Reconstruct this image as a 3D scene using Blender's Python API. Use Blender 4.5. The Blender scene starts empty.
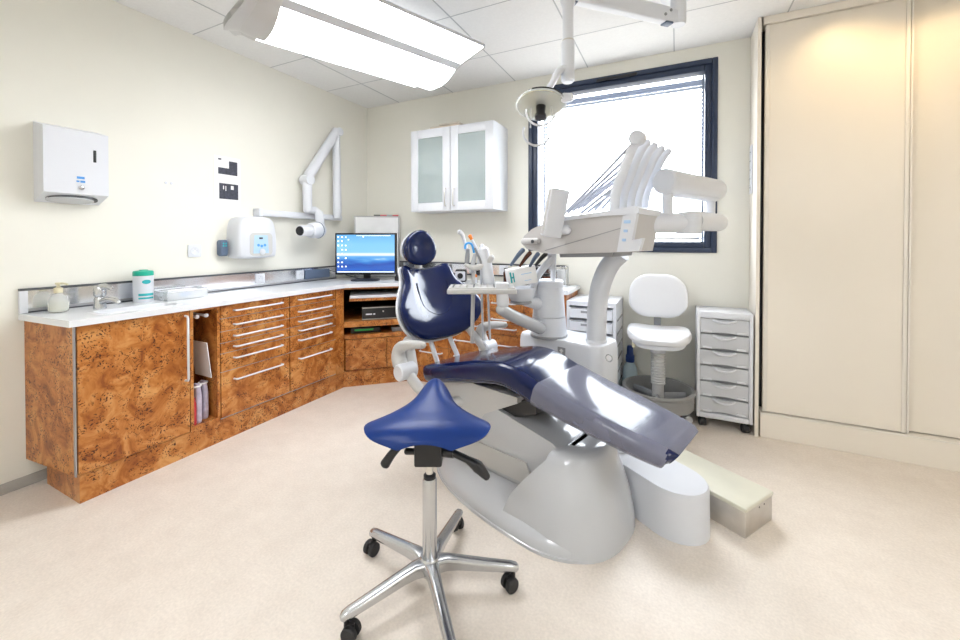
import bpy, bmesh, math, random
from mathutils import Vector as V, Matrix
random.seed(4)
C = bpy.context.scene.collection
PI = math.pi
# ------------------------------------------------------------------ camera
F, CX, CY, H = 402.0, 480.0, 245.0, 1.2
YAW, PIT = math.radians(26.1), math.radians(0.7)
FW = V((-math.sin(YAW)*math.cos(PIT), math.cos(YAW)*math.cos(PIT), -math.sin(PIT)))
RT = V((math.cos(YAW), math.sin(YAW), 0)); UP = RT.cross(FW)
CAM = V((0, 0, H))
def at(x, y, d):
    """point at depth d along the sight line measured from the photograph"""
    return CAM + (FW + RT*((x-CX)/F) - UP*((y-CY)/F))*d
cd = bpy.data.cameras.new('camera'); cam = bpy.data.objects.new('camera', cd); C.objects.link(cam)
cam.location = CAM; cam.rotation_euler = (PI/2-PIT, 0, YAW)
cd.sensor_width = 36; cd.lens = 36*F/960; cd.shift_y = -(320-CY)/960; cd.clip_start = .02
bpy.context.scene.camera = cam

# ------------------------------------------------------------------ materials
def nt(name):
    m = bpy.data.materials.new(name); m.use_nodes = True
    return m, m.node_tree, m.node_tree.nodes['Principled BSDF']
def mat(name, col, rough=.5, metal=0, spec=.5, coat=0, var=.04, scale=8, bump=0, alpha=1, bscale=200, trans=0):
    """procedural principled material: colour varied a little by noise"""
    m, t, p = nt(name); L = t.links.new
    geo = t.nodes.new('ShaderNodeNewGeometry')
    n = t.nodes.new('ShaderNodeTexNoise'); n.inputs['Scale'].default_value = scale; n.inputs['Detail'].default_value = 4
    L(geo.outputs['Position'], n.inputs['Vector'])
    r = t.nodes.new('ShaderNodeValToRGB')
    r.color_ramp.elements[0].position = .3; r.color_ramp.elements[1].position = .7
    r.color_ramp.elements[0].color = [max(0, c*(1-var)) for c in col]+[1]
    r.color_ramp.elements[1].color = [min(1, c*(1+var)) for c in col]+[1]
    L(n.outputs['Fac'], r.inputs['Fac']); L(r.outputs['Color'], p.inputs['Base Color'])
    p.inputs['Roughness'].default_value = rough; p.inputs['Metallic'].default_value = metal
    p.inputs['Specular IOR Level'].default_value = spec; p.inputs['Coat Weight'].default_value = coat
    p.inputs['Alpha'].default_value = alpha; p.inputs['Transmission Weight'].default_value = trans
    if bump:
        n2 = t.nodes.new('ShaderNodeTexNoise'); n2.inputs['Scale'].default_value = bscale
        L(geo.outputs['Position'], n2.inputs['Vector'])
        b = t.nodes.new('ShaderNodeBump'); b.inputs['Strength'].default_value = bump; b.inputs['Distance'].default_value = .002
        L(n2.outputs['Fac'], b.inputs['Height']); L(b.outputs['Normal'], p.inputs['Normal'])
    return m
def emit(name, col, s):
    m, t, p = nt(name)
    p.inputs['Base Color'].default_value = (*col, 1); p.inputs['Emission Color'].default_value = (*col, 1)
    p.inputs['Emission Strength'].default_value = s
    return m
def burl():
    m, t, p = nt('burl_veneer'); L = t.links.new; N = t.nodes.new
    geo = N('ShaderNodeNewGeometry')
    n = N('ShaderNodeTexNoise'); n.inputs['Scale'].default_value = 8; n.inputs['Detail'].default_value = 8
    n.inputs['Roughness'].default_value = .62; n.inputs['Distortion'].default_value = 1.6
    L(geo.outputs['Position'], n.inputs['Vector'])
    r = N('ShaderNodeValToRGB'); e = r.color_ramp.elements
    e[0].position = .33; e[0].color = (.25, .068, .014, 1)
    e[1].position = .68; e[1].color = (.66, .33, .11, 1)
    x = e.new(.44); x.color = (.41, .135, .027, 1)
    x = e.new(.53); x.color = (.53, .205, .050, 1)
    L(n.outputs['Fac'], r.inputs['Fac'])
    # dark pips gathered in clusters
    v = N('ShaderNodeTexVoronoi'); v.inputs['Scale'].default_value = 95; v.inputs['Randomness'].default_value = 1
    nd = N('ShaderNodeTexNoise'); nd.inputs['Scale'].default_value = 26; nd.inputs['Detail'].default_value = 3
    L(geo.outputs['Position'], nd.inputs['Vector'])
    mx = N('ShaderNodeMix'); mx.data_type = 'VECTOR'; mx.inputs['Factor'].default_value = .06
    L(geo.outputs['Position'], mx.inputs[4]); L(nd.outputs['Color'], mx.inputs[5]); L(mx.outputs[1], v.inputs['Vector'])
    d = N('ShaderNodeMapRange'); d.inputs[1].default_value = .24; d.inputs[2].default_value = .46
    d.inputs[3].default_value = 1; d.inputs[4].default_value = 0; L(v.outputs['Distance'], d.inputs[0])
    k = N('ShaderNodeTexNoise'); k.inputs['Scale'].default_value = 13; k.inputs['Detail'].default_value = 3; k.inputs['Roughness'].default_value = .6
    L(geo.outputs['Position'], k.inputs['Vector'])
    kr = N('ShaderNodeMapRange'); kr.inputs[1].default_value = .44; kr.inputs[2].default_value = .54; L(k.outputs['Fac'], kr.inputs[0])
    mu = N('ShaderNodeMath'); mu.operation = 'MULTIPLY'; L(d.outputs[0], mu.inputs[0]); L(kr.outputs[0], mu.inputs[1])
    m2 = N('ShaderNodeMix'); m2.data_type = 'RGBA'; L(mu.outputs[0], m2.inputs[0])
    L(r.outputs['Color'], m2.inputs[6]); m2.inputs[7].default_value = (.065, .016, .008, 1)
    L(m2.outputs[2], p.inputs['Base Color'])
    p.inputs['Roughness'].default_value = .28; p.inputs['Specular IOR Level'].default_value = .4
    return m
def floor_mat():
    m, t, p = nt('vinyl_floor'); L = t.links.new; N = t.nodes.new
    geo = N('ShaderNodeNewGeometry')
    n = N('ShaderNodeTexNoise'); n.inputs['Scale'].default_value = 9; n.inputs['Detail'].default_value = 8; n.inputs['Roughness'].default_value = .7
    L(geo.outputs['Position'], n.inputs['Vector'])
    r = N('ShaderNodeValToRGB'); e = r.color_ramp.elements
    e[0].position = .32; e[0].color = (.735, .66, .585, 1); e[1].position = .7; e[1].color = (.81, .74, .665, 1)
    L(n.outputs['Fac'], r.inputs['Fac'])
    n2 = N('ShaderNodeTexNoise'); n2.inputs['Scale'].default_value = 110; n2.inputs['Detail'].default_value = 3
    L(geo.outputs['Position'], n2.inputs['Vector'])
    mr = N('ShaderNodeMapRange'); mr.inputs[1].default_value = .3; mr.inputs[2].default_value = .7; mr.inputs[3].default_value = .93; mr.inputs[4].default_value = 1.05
    L(n2.outputs['Fac'], mr.inputs[0])
    mm = N('ShaderNodeMix'); mm.data_type = 'RGBA'; mm.blend_type = 'MULTIPLY'; mm.inputs[0].default_value = 1
    L(r.outputs['Color'], mm.inputs[6]); L(mr.outputs[0], mm.inputs[7]); L(mm.outputs[2], p.inputs['Base Color'])
    p.inputs['Roughness'].default_value = .42; p.inputs['Specular IOR Level'].default_value = .35
    return m
M = dict(
 wall=mat('cream_paint', (.825, .81, .735), .75, var=.015, scale=3, bump=.12),
 ceil=mat('ceiling_tile', (.86, .86, .86), .85, var=.02, scale=60, bump=.2),
 grid=mat('ceiling_grid_line', (.50, .51, .53), .6),
 floor=floor_mat(), burl=burl(),
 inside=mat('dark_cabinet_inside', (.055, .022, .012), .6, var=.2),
 white=mat('white_lacquer', (.73, .75, .80), .28, var=.01),
 worktop=mat('white_worktop', (.80, .82, .85), .2, var=.01),
 drawerf=mat('pale_grey_drawer', (.60, .615, .65), .35, var=.01),
 whitep=mat('white_plastic', (.70, .72, .77), .32, var=.01),
 shell=mat('pale_grey_enamel', (.55, .565, .595), .14, coat=.4, var=.01),
 shellw=mat('warm_grey_plastic', (.56, .555, .55), .3, var=.01),
 headgrey=mat('warm_pale_grey', (.56, .545, .545), .35, var=.01),
 greyp=mat('grey_plastic', (.30, .31, .33), .4),
 dgrey=mat('dark_grey_plastic', (.07, .075, .085), .35),
 black=mat('black_plastic', (.012, .012, .014), .32),
 rubber=mat('black_rubber', (.018, .018, .02), .6),
 navy=mat('navy_upholstery', (.003, .0095, .060), .15, spec=.4, coat=.1, var=.12, scale=5, bump=.05),
 blue=mat('blue_upholstery', (.004, .032, .19), .32, spec=.3, var=.08, scale=5, bump=.06),
 film=mat('clear_plastic_cover', (.33, .34, .44), .10, var=.12, scale=3, alpha=.5),
 chrome=mat('polished_aluminium', (.58, .59, .61), .24, metal=1, var=.03, scale=30),
 brushed=mat('brushed_steel', (.62, .60, .57), .34, metal=1, var=.08, scale=14),
 steel=mat('steel_backsplash', (.88, .89, .92), .16, metal=1, var=.01, scale=4),
 frame=mat('navy_window_frame', (.022, .036, .075), .35),
 glassf=mat('frosted_glass', (.62, .72, .72), .25, var=.03, alpha=.42),
 clear=mat('clear_plastic', (.88, .91, .93), .08, alpha=.3),
 soap=mat('pale_soap', (.82, .81, .66), .2, alpha=.8),
 cream=mat('cream_plastic', (.74, .68, .48), .4),
 ward=mat('cream_wardrobe_panel', (.87, .81, .72), .38, var=.012, scale=2),
 wardf=mat('cream_door_profile', (.85, .81, .74), .3, var=.01),
 paper=mat('white_paper', (.86, .86, .87), .8),
 print_=mat('dark_print', (.03, .032, .055), .5, var=.5, scale=60),
 teal=mat('teal_green', (.0, .40, .27), .35), tealb=mat('teal_ink', (.02, .42, .45), .4),
 bluei=mat('blue_ink', (.08, .33, .75), .4), pblue=mat('pale_blue_panel', (.42, .62, .86), .35),
 slate=mat('slate_blue_plastic', (.10, .14, .22), .4),
 cyan=mat('bright_blue_tube', (.05, .38, .85), .3), orange=mat('orange_tip', (.9, .26, .03), .4),
 red=mat('red_plastic', (.55, .05, .06), .4), amber=mat('brown_glass', (.07, .018, .008), .12),
 lilac=mat('lilac_plastic', (.50, .45, .56), .3, var=.15, scale=30),
 ring=mat('grey_ring_plastic', (.27, .27, .265), .4), upw=mat('white_vinyl', (.76, .77, .80), .4, var=.01, bump=.05),
 bellow=mat('ribbed_grey', (.55, .55, .54), .5), stepc=mat('cream_step_top', (.66, .65, .55), .35),
 skirt=mat('grey_skirting', (.42, .40, .37), .6), green=mat('green_indicator', (.02, .45, .08), .4),
 bottleb=mat('pale_blue_bottle', (.62, .76, .83), .25, alpha=.85), dblue=mat('dark_blue_cap', (.015, .05, .22), .35),
 blind=mat('blue_grey_blind', (.16, .20, .28), .5),
 milky=mat('milky_glass', (.92, .95, .95), .12, alpha=.5),
 hose=mat('slate_hose', (.42, .44, .52), .4),
 yell=mat('yellow_reflector', (.85, .80, .48), .15, var=.1, scale=40),
 alu=mat('grey_edge_strip', (.45, .45, .47), .3, metal=.7),
 lamp=emit('lamp_diffuser', (.965, .98, 1), 6.6), lamp2=emit('lamp_reflector', (.965, .98, 1), 3.6),
 upfill=emit('added_uplight_glow', (.965, .98, 1), 1.0),  # added upward fill glow for the ceiling
)
# ------------------------------------------------------------------ mesh helpers
def catmull(P, k):
    if k < 2 or len(P) < 3: return P
    out = []
    for i in range(len(P)-1):
        a, b, c, d = P[max(i-1, 0)], P[i], P[i+1], P[min(i+2, len(P)-1)]
        for j in range(k):
            t = j/k
            out.append(.5*((2*b)+(c-a)*t+(2*a-5*b+4*c-d)*t*t+(3*b-a-3*c+d)*t**3))
    return out+[P[-1]]
def rrect(w, h, r, n=5):
    """closed rounded rectangle ring (2-D), w x h full size"""
    pts = []; r = min(r, w/2-1e-4, h/2-1e-4)
    for cx, cy, a in ((w/2-r, h/2-r, 0), (-w/2+r, h/2-r, PI/2), (-w/2+r, -h/2+r, PI), (w/2-r, -h/2+r, 1.5*PI)):
        for i in range(n+1):
            t = a+PI/2*i/n; pts.append((cx+r*math.cos(t), cy+r*math.sin(t)))
    return pts
class B:
    def __init__(s): s.bm = bmesh.new()
    def _add(s, rings, cap0=True, cap1=True, closed=True):
        R = [[s.bm.verts.new(p) for p in r] for r in rings]
        n = len(R[0])
        for a, b in zip(R, R[1:]):
            for i in range(n if closed else n-1):
                j = (i+1) % n
                try: s.bm.faces.new((a[i], a[j], b[j], b[i]))
                except ValueError: pass
        if cap0: s.bm.faces.new(R[0][::-1])
        if cap1: s.bm.faces.new(R[-1])
        return R
    def loft(s, rings, cap0=True, cap1=True): s._add(rings, cap0, cap1); return s
    def box(s, x0, x1, y0, y1, z0, z1, bev=0, seg=2):
        x0, x1 = min(x0, x1), max(x0, x1); y0, y1 = min(y0, y1), max(y0, y1); z0, z1 = min(z0, z1), max(z0, z1)
        return s.obox(((x0+x1)/2, (y0+y1)/2, (z0+z1)/2), (x1-x0, y1-y0, z1-z0), None, bev, seg)
    def obox(s, c, size, axes=None, bev=0, seg=2):
        c = V(c); ax = [V(a) for a in (axes or ((1, 0, 0), (0, 1, 0), (0, 0, 1)))]
        m = Matrix.Identity(4)
        for i in range(3):
            for j in range(3): m[j][i] = ax[i][j]*size[i]
            m[i][3] = c[i]
        r = bmesh.ops.create_cube(s.bm, size=1, matrix=m)
        if bev:
            es = list({e for v in r['verts'] for e in v.link_edges})
            bmesh.ops.bevel(s.bm, geom=es, offset=bev, segments=seg, affect='EDGES', profile=.5)
        return s
    def prism(s, out, z0, z1, bev=0, f=None, seg=2):
        """extrude outline; f maps (u,v,h) to 3-D (default plan view)"""
        f = f or (lambda u, v, h: (u, v, h))
        R = s._add([[f(u, v, z0) for u, v in out], [f(u, v, z1) for u, v in out]])
        if bev:
            es = list({e for r in R for v in r for e in v.link_edges if e.is_manifold})
            es = [e for e in es if e.calc_face_angle(0) > .5]
            bmesh.ops.bevel(s.bm, geom=es, offset=bev, segments=seg, affect='EDGES', profile=.5)
        return s
    def tube(s, pts, r, seg=12, sm=1, sx=1, ref=None, rnd=False):
        P = [V(p) for p in pts]; n0 = len(P)
        rs = list(r) if isinstance(r, (list, tuple)) else [r]*n0
        if sm > 1 and n0 > 2:
            P2 = catmull(P, sm); rr = []
            for i in range(n0-1):
                for j in range(sm): rr.append(rs[i]+(rs[i+1]-rs[i])*j/sm)
            rs = rr+[rs[-1]]; P = P2
        T = [(P[min(i+1, len(P)-1)]-P[max(i-1, 0)]).normalized() for i in range(len(P))]
        n = V(ref) if ref else (V((0, 0, 1)) if abs(T[0].z) < .9 else V((1, 0, 0)))
        rings = []
        def ring(p, t, n, q): 
            b = t.cross(n)
            return [p+n*(q*sx*math.cos(2*PI*k/seg))+b*(q*math.sin(2*PI*k/seg)) for k in range(seg)]
        for i, p in enumerate(P):
            n = (n-T[i]*n.dot(T[i])).normalized()
            if rnd and i == 0:
                for q in (.35, .75, .94): rings.append(ring(p-T[0]*rs[0]*math.sqrt(1-q*q)*.8, T[0], n, rs[0]*q))
            rings.append(ring(p, T[i], n, rs[i]))
        if rnd:
            for q in (.94, .75, .35): rings.append(ring(P[-1]+T[-1]*rs[-1]*math.sqrt(1-q*q)*.8, T[-1], n, rs[-1]*q))
        s._add(rings); return s
    def lathe(s, prof, o=(0, 0, 0), ax=(0, 0, 1), seg=24, cap=True):
        o = V(o); ax = V(ax).normalized()
        e1 = ax.orthogonal().normalized(); e2 = ax.cross(e1)
        rings = [[o+ax*z+(e1*math.cos(2*PI*k/seg)+e2*math.sin(2*PI*k/seg))*max(r, 1e-4) for k in range(seg)] for r, z in prof]
        s._add(rings, cap, cap); return s
    def torus(s, c, R, r, ax=(0, 0, 1), a0=0, a1=2*PI, n=32, seg=8, e1=None):
        c = V(c); ax = V(ax).normalized(); e1 = V(e1).normalized() if e1 else ax.orthogonal().normalized(); e2 = ax.cross(e1)
        full = abs(a1-a0-2*PI) < 1e-4
        P = [c+(e1*math.cos(a0+(a1-a0)*k/n)+e2*math.sin(a0+(a1-a0)*k/n))*R for k in range(n+1)]
        if not full: return s.tube(P, r, seg)
        rings = []
        for k in range(n+1):
            a = a0+(a1-a0)*k/n; d = e1*math.cos(a)+e2*math.sin(a)
            rings.append([c+d*(R+r*math.cos(2*PI*j/seg))+ax*(r*math.sin(2*PI*j/seg)) for j in range(seg)])
        s._add(rings, False, False); bmesh.ops.remove_doubles(s.bm, verts=s.bm.verts, dist=1e-6); return s
    def ball(s, c, r, sc=(1, 1, 1)):
        m = Matrix.Translation(V(c)) @ Matrix.Diagonal((r*sc[0], r*sc[1], r*sc[2], 1))
        bmesh.ops.create_uvsphere(s.bm, u_segments=20, v_segments=12, radius=1, matrix=m); return s
    def pad(s, out, o, U, W, N, hf, hb, p=2.6, wrap=lambda u, v: 0, c=(0, 0), rho=(1, .985, .95, .88, .76, .6, .42, .22)):
        """cushion: outline in the U,W plane, domed front (N) and back"""
        o, U, W, N = V(o), V(U).normalized(), V(W).normalized(), V(N).normalized()
        def P(u, v, h): return o+U*u+W*v+N*(h+wrap(u, v))
        def prof(q): return (1-q**p)**(1/p)
        rings = []
        for q in reversed(rho): rings.append([P(c[0]+(u-c[0])*q, c[1]+(v-c[1])*q, -hb*prof(q)) for u, v in out])
        for q in rho[1:]: rings.append([P(c[0]+(u-c[0])*q, c[1]+(v-c[1])*q, hf*prof(q)) for u, v in out])
        s._add(rings); return s
ROOT = {}
def wm(o):
    while o.parent: o = o.parent
    return ROOT.get(o.name, Matrix.Identity(4))
def obj(name, b, m, parent=None, w=False, sharp=38, label=None):
    """link the builder as ONE mesh object; w=True when the verts were given in world space"""
    bmesh.ops.recalc_face_normals(b.bm, faces=b.bm.faces)
    me = bpy.data.meshes.new(name)
    if parent and w: b.bm.transform(wm(parent).inverted())
    b.bm.to_mesh(me); b.bm.free()
    for p in me.polygons: p.use_smooth = True
    me.set_sharp_from_angle(angle=math.radians(sharp))
    me.materials.append(M[m] if isinstance(m, str) else m)
    o = bpy.data.objects.new(name, me); C.objects.link(o)
    if parent: o.parent = parent
    if label: o['label'] = label
    return o
def thing(name, label, cat, loc=(0, 0, 0), rz=0, group=None):
    o = bpy.data.objects.new(name, None); C.objects.link(o); o.empty_display_size = .05
    o.location = loc; o.rotation_euler = (0, 0, rz)
    ROOT[o.name] = Matrix.Translation(V(loc)) @ Matrix.Rotation(rz, 4, 'Z')
    o['label'] = label; o['category'] = cat
    if group: o['group'] = group
    return o
def solo(name, b, m, label, cat, group=None, sharp=38):
    """a thing that is one mesh, its origin at the middle of its base"""
    vs = [v.co for v in b.bm.verts]
    lo = [min(v[i] for v in vs) for i in range(3)]; hi = [max(v[i] for v in vs) for i in range(3)]
    loc = V(((lo[0]+hi[0])/2, (lo[1]+hi[1])/2, lo[2]))
    bmesh.ops.translate(b.bm, verts=b.bm.verts, vec=-loc)
    o = obj(name, b, m, sharp=sharp); o.location = loc; o['label'] = label; o['category'] = cat
    ROOT[o.name] = Matrix.Translation(loc)
    if group: o['group'] = group
    return o
def struct(name, b, m, parent=None, sharp=38):
    o = obj(name, b, m, parent, sharp=sharp); o['kind'] = 'structure'; return o
def dup(root, loc=None, rz=None, label=None, group=None):
    def cp(o, par):
        c = o.copy(); C.objects.link(c)
        if par: c.parent = par
        for ch in list(o.children): cp(ch, c)
        return c
    r = cp(root, None)
    if loc is not None: r.location = loc
    if rz is not None: r.rotation_euler = (0, 0, rz)
    ROOT[r.name] = Matrix.Translation(r.location) @ Matrix.Rotation(r.rotation_euler[2], 4, 'Z')
    if label: r['label'] = label
    if group: r['group'] = group
    return r
def bar_handle(p0, p1, out, r=.0055):
    """bow handle from p0 to p1 standing off along out"""
    p0, p1, out = V(p0), V(p1), V(out); d = (p1-p0).normalized()
    return B().tube([p0, p0+out*.8+d*.002, p0+out+d*.012, p1+out-d*.012, p1+out*.8-d*.002, p1], r, 8)
XL, YB, ZC = -2.85, 3.195, 2.545
# ------------------------------------------------------------------ setting
struct('floor', B().box(XL-.1, 2.6, -1.7, YB+.25, -.1, 0), 'floor')
struct('wall_left', B().box(XL-.15, XL, -1.7, YB+.25, 0, ZC), 'wall')
struct('wall_right', B().box(2.5, 2.6, -1.7, YB+.25, 0, ZC), 'wall')
struct('wall_front', B().box(XL, 2.5, -1.8, -1.7, 0, ZC), 'wall')
WX0, WX1, WZ0, WZ1 = -1.112, .246, 1.111, 2.449
struct('wall_back', B().box(XL, WX0, YB, YB+.25, 0, ZC).box(WX1, 2.5, YB, YB+.25, 0, ZC)
       .box(WX0, WX1, YB, YB+.25, 0, WZ0).box(WX0, WX1, YB, YB+.25, WZ1, ZC), 'wall')
struct('ceiling', B().box(XL-.1, 2.6, -1.7, YB+.25, ZC, ZC+.1), 'ceil')
g = B()
for k in range(-5, 5):
    x = -.025+.605*k
    if XL < x < 2.5: g.box(x-.004, x+.004, -1.7, YB, ZC-.0015, ZC+.001)
for k in range(9):
    y = 2.67-.56*k
    if y > -1.7: g.box(XL, 2.5, y-.003, y+.003, ZC-.0012, ZC+.001)
struct('trim_1', g, 'grid')
struct('baseboard_left', B().box(XL, XL+.008, -1.7, .9, 0, .05), 'skirt')
struct('baseboard_back', B().box(-.72, .43, YB-.008, YB, 0, .05), 'skirt')
# window
def ring_frame(x0, x1, z0, z1, t, y0, y1, bev=.004):
    b = B()
    b.box(x0, x0+t, y0, y1, z0, z1, bev).box(x1-t, x1, y0, y1, z0, z1, bev)
    b.box(x0+t, x1-t, y0, y1, z0, z0+t, bev).box(x0+t, x1-t, y0, y1, z1-t, z1, bev); return b
w = ring_frame(WX0, WX1, WZ0, WZ1, .035, YB-.015, YB+.12); win = struct('window_1', w, 'frame')
struct('sash', ring_frame(WX0+.033, WX1-.033, WZ0+.033, WZ1-.033, .045, YB-.004, YB+.09, .008), 'frame', win)
struct('pane', B().box(WX0+.07, WX1-.07, YB+.045, YB+.049, WZ0+.07, WZ1-.07), mat('window_glass', (1, 1, 1), .02, alpha=.06, var=0), win)
struct('vent_strip', B().box(-.56, -.27, YB-.03, YB-.012, 2.412, 2.432, .003), 'black', win)
bl = thing('window_blind', 'pale outside blind drawn up to the head of the dark framed window', 'blind', (-.43, YB+.2, 1.2))
for z in (2.365, 2.342, 2.318):
    obj('slat', B().obox((-.43, YB+.17, z), (1.26, .03, .004), ((1, 0, 0), (0, .94, -.34), (0, .34, .94))), 'blind', bl, w=True)
for x in (-1.02, .165):
    k = B().box(x-.006, x+.006, YB+.14, YB+.2, 1.15, 2.4)
    for i in range(40): k.box(x-.02, x+.02, YB+.16, YB+.19, 1.18+i*.029, 1.183+i*.029)
    obj('guide_rail', k, 'blind', bl, w=True)
obj('bottom_bar', B().box(-1.0, .15, YB+.15, YB+.18, 1.2, 1.225, .003), 'brushed', bl, w=True)
# ------------------------------------------------------------------ fitted burl cabinets
FX = -2.417           # plane of the left fronts
HZ = [.775, .69, .62, .556, .487, .357]
SZ = [.812, .733, .656, .588, .525, .415, .140]
def front_x(y0, y1, z0, z1): return B().box(FX-.018, FX, y0+.002, y1-.002, z0+.002, z1-.002, .0015, 1)
sc = thing('sink_cabinet', 'burl wood sink cabinet with one wide door at the open end of the counter', 'cabinet', (-2.63, 1.05, .13))
obj('body', B().prism([(-2.848, .776), (FX-.02, .813), (FX-.02, .831), (-2.848, .794)], .132, .813).box(-2.848, FX-.02, 1.268, 1.285, .132, .813).prism([(-2.848, .794), (FX-.02, .831), (FX-.02, 1.268), (-2.848, 1.268)], .132, .15).prism([(-2.848, .794), (-2.836, .795), (-2.836, 1.268), (-2.848, 1.268)], .15, .813), 'burl', sc, w=True)
obj('edge_strip', B().box(FX-.019, FX-.002, .811, .8155, .132, .813), 'alu', sc, w=True, label='grey metal strip down the corner')
d = obj('door', front_x(.818, 1.285, .136, .812), 'burl', sc, w=True)
obj('handle', bar_handle((FX, 1.262, .43), (FX, 1.262, .785), (.028, 0, 0), .006), 'white', d, w=True, label='white bow handle')
nc = thing('open_niche_cabinet', 'narrow open burl wood niche between the wide door and the drawers', 'cabinet', (-2.63, 1.37, .13))
obj('body', B().box(-2.846, FX, 1.287, 1.303, .132, .813).box(-2.846, FX, 1.432, 1.448, .132, .813).box(-2.846, FX, 1.303, 1.432, .132, .155)
    .box(-2.846, FX, 1.303, 1.432, .80, .813), 'burl', nc, w=True)
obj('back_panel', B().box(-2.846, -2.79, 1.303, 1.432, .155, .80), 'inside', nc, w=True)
for y in (1.335, 1.385):
    obj('towel_rod', B().tube([(-2.78, y, .765), (-2.445, y, .765)], .008, 10, rnd=True).ball((-2.44, y, .765), .012), 'white', nc, w=True)
solo('paper_sheet', B().obox((-2.52, 1.40, .50), (.16, .004, .21), ((1, 0, 0), (0, 1, .12), (0, -.12, 1))), 'paper', 'white card standing at the back of the open niche', 'paper')
for i, (y, x) in enumerate(((1.347, -2.475), (1.397, -2.50))):
    k = thing('plastic_bag', ('lilac plastic bag bundle in front of the open niche', 'second lilac bundle leaning on the right side of the open niche')[i], 'bag', (x, y, .1552))
    f = B()
    f.loft([[(x+u*s, y+v*min(1, s2), z) for u, v in rrect(.07, .032, .012, 4)] for z, s, s2 in ((.1555, .9, .9), (.17, 1, 1), (.25, 1, 1.05), (.31, .96, 1), (.35, .8, .8), (.375, .55, .5))])
    obj('sleeve', f, 'lilac', k, w=True)
    obj('top_tie', B().torus((x, y, .362), .022, .005, n=18, seg=6), 'paper', k, w=True)
solo('spray_can', B().lathe([(.0, 0), (.014, 0), (.014, .12), (.009, .135), (.009, .15), (0, .152)], (-2.45, 1.318, .1552)), 'red', 'small red tube at the left corner of the open niche', 'tube')
def drawer_unit(y0, y1, label, ye=None):
    ye = ye or y1
    t = thing('drawer_cabinet', label, 'cabinet', (-2.63, (y0+ye)/2, .13), 0, 'burl drawer cabinets')
    obj('body', B().box(-2.846, FX-.02, y0, ye, .132, .813), 'burl', t, w=True)
    if ye > y1+.01: obj('filler_panel', B().box(FX-.02, FX, y1+.002, ye, .132, .813, .001, 1), 'burl', t, w=True)
    for i in range(6):
        dr = obj('drawer', front_x(y0, y1, SZ[i+1], SZ[i]), 'burl', t, w=True)
        a = (y1-y0)*.165
        obj('handle', bar_handle((FX, y0+a, HZ[i]), (FX, y1-a*.85, HZ[i]), (.028, 0, 0)), 'white', dr, w=True, label='white bow handle')
        obj('edge_strip', B().box(FX-.014, FX-.003, y0, y1, SZ[i+1]-.0025, SZ[i+1]+.0025), 'alu', dr, w=True, label='thin grey metal strip')
drawer_unit(1.452, 1.922, 'six drawer burl cabinet next to the open niche')
drawer_unit(1.926, 2.345, 'six drawer burl cabinet beside the corner shelves', 2.43)
# corner unit (open shelves above two doors), front on the diagonal
D0, D1 = V((FX, 2.432, 0)), V((-2.0, 2.82, 0)); DD = (D1-D0).normalized(); DN = V((DD.y, -DD.x, 0)); DL = (D1-D0).length
PLAN = [(-2.846, 2.434), (FX-.001, 2.434), (-2.002, 2.82), (-2.002, 3.185), (-2.846, 3.185)]
def inset(k): return [(-2.846, 2.434), tuple((D0-DN*k+DD*k*.5)[:2]), tuple((D1-DN*k-DD*k*.5)[:2]), (-2.002, 3.185), (-2.846, 3.185)]
cu = thing('corner_cabinet', 'angled burl corner cabinet with open shelves under the monitor', 'cabinet', (-2.4, 2.9, .13))
obj('body', B().prism(inset(.02), .132, .392), 'burl', cu, w=True)
for z0, z1 in ((.394, .424), (.489, .536)): obj('shelf', B().prism(inset(.004), z0, z1), 'burl', cu, w=True)
obj('top_rail', B().obox(tuple((D0+D1)/2-DN*.012+V((0, 0, .806))), (DL, .02, .014), (DD, DN, (0, 0, 1))), 'burl', cu, w=True)
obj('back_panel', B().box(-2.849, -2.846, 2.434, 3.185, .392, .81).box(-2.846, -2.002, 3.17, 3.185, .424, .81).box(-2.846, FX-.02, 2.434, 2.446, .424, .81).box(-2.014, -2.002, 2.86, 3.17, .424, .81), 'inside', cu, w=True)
ks = obj('keyboard_shelf', B().obox(tuple(D0+DD*DL*.52-DN*.14+V((0, 0, .712))), (DL*.9, .28, .022), (DD, DN, (0, 0, 1)), .002), 'burl', cu, w=True)
obj('white_top', B().obox(tuple(D0+DD*DL*.52-DN*.14+V((0, 0, .7345))), (DL*.88, .29, .022), (DD, DN, (0, 0, 1)), .003), 'white', ks, w=True, label='white laminate top')
for a, b2 in ((.02, .585), (.595, .985)):
    dd = obj('door', B().obox(tuple(D0+DD*DL*(a+b2)/2-DN*.009+V((0, 0, .265))), (DL*(b2-a), .018, .245), (DD, DN, (0, 0, 1)), .0015, 1), 'burl', cu, w=True)
av = thing('media_player', 'slim black box with silver edges on the middle shelf below the monitor', 'recorder', tuple(D0+DD*.33-DN*.17+V((0, 0, .536))), math.atan2(DD.y, DD.x))
obj('case', B().box(-.19, .19, -.15, .15, .006, .105, .004), 'black', av)
obj('trim_bar', B().box(-.19, .19, -.154, -.149, .1, .107).box(-.19, .19, -.154, -.149, .006, .013), 'brushed', av, label='silver edge line')
obj('badge', B().box(-.16, -.11, -.153, -.149, .045, .055).box(-.1, -.085, -.153, -.149, .045, .055), 'whitep', av, label='small white lettering')
obj('knob', B().lathe([(.006, 0), (.006, .008)], (-.02, -.15, .07), (0, -1, 0), 12), 'brushed', av)
for x in (-.16, .16): obj('foot', B().box(x-.015, x+.015, -.12, .12, 0, .007), 'rubber', av)
rx = thing('network_box', 'flat black box with a green strip on the lowest open shelf', 'router', tuple(D0+DD*.17-DN*.14+V((0, 0, .4245))), math.atan2(DD.y, DD.x))
obj('case', B().box(-.12, .12, -.09, .09, 0, .045, .004), 'black', rx)
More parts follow.
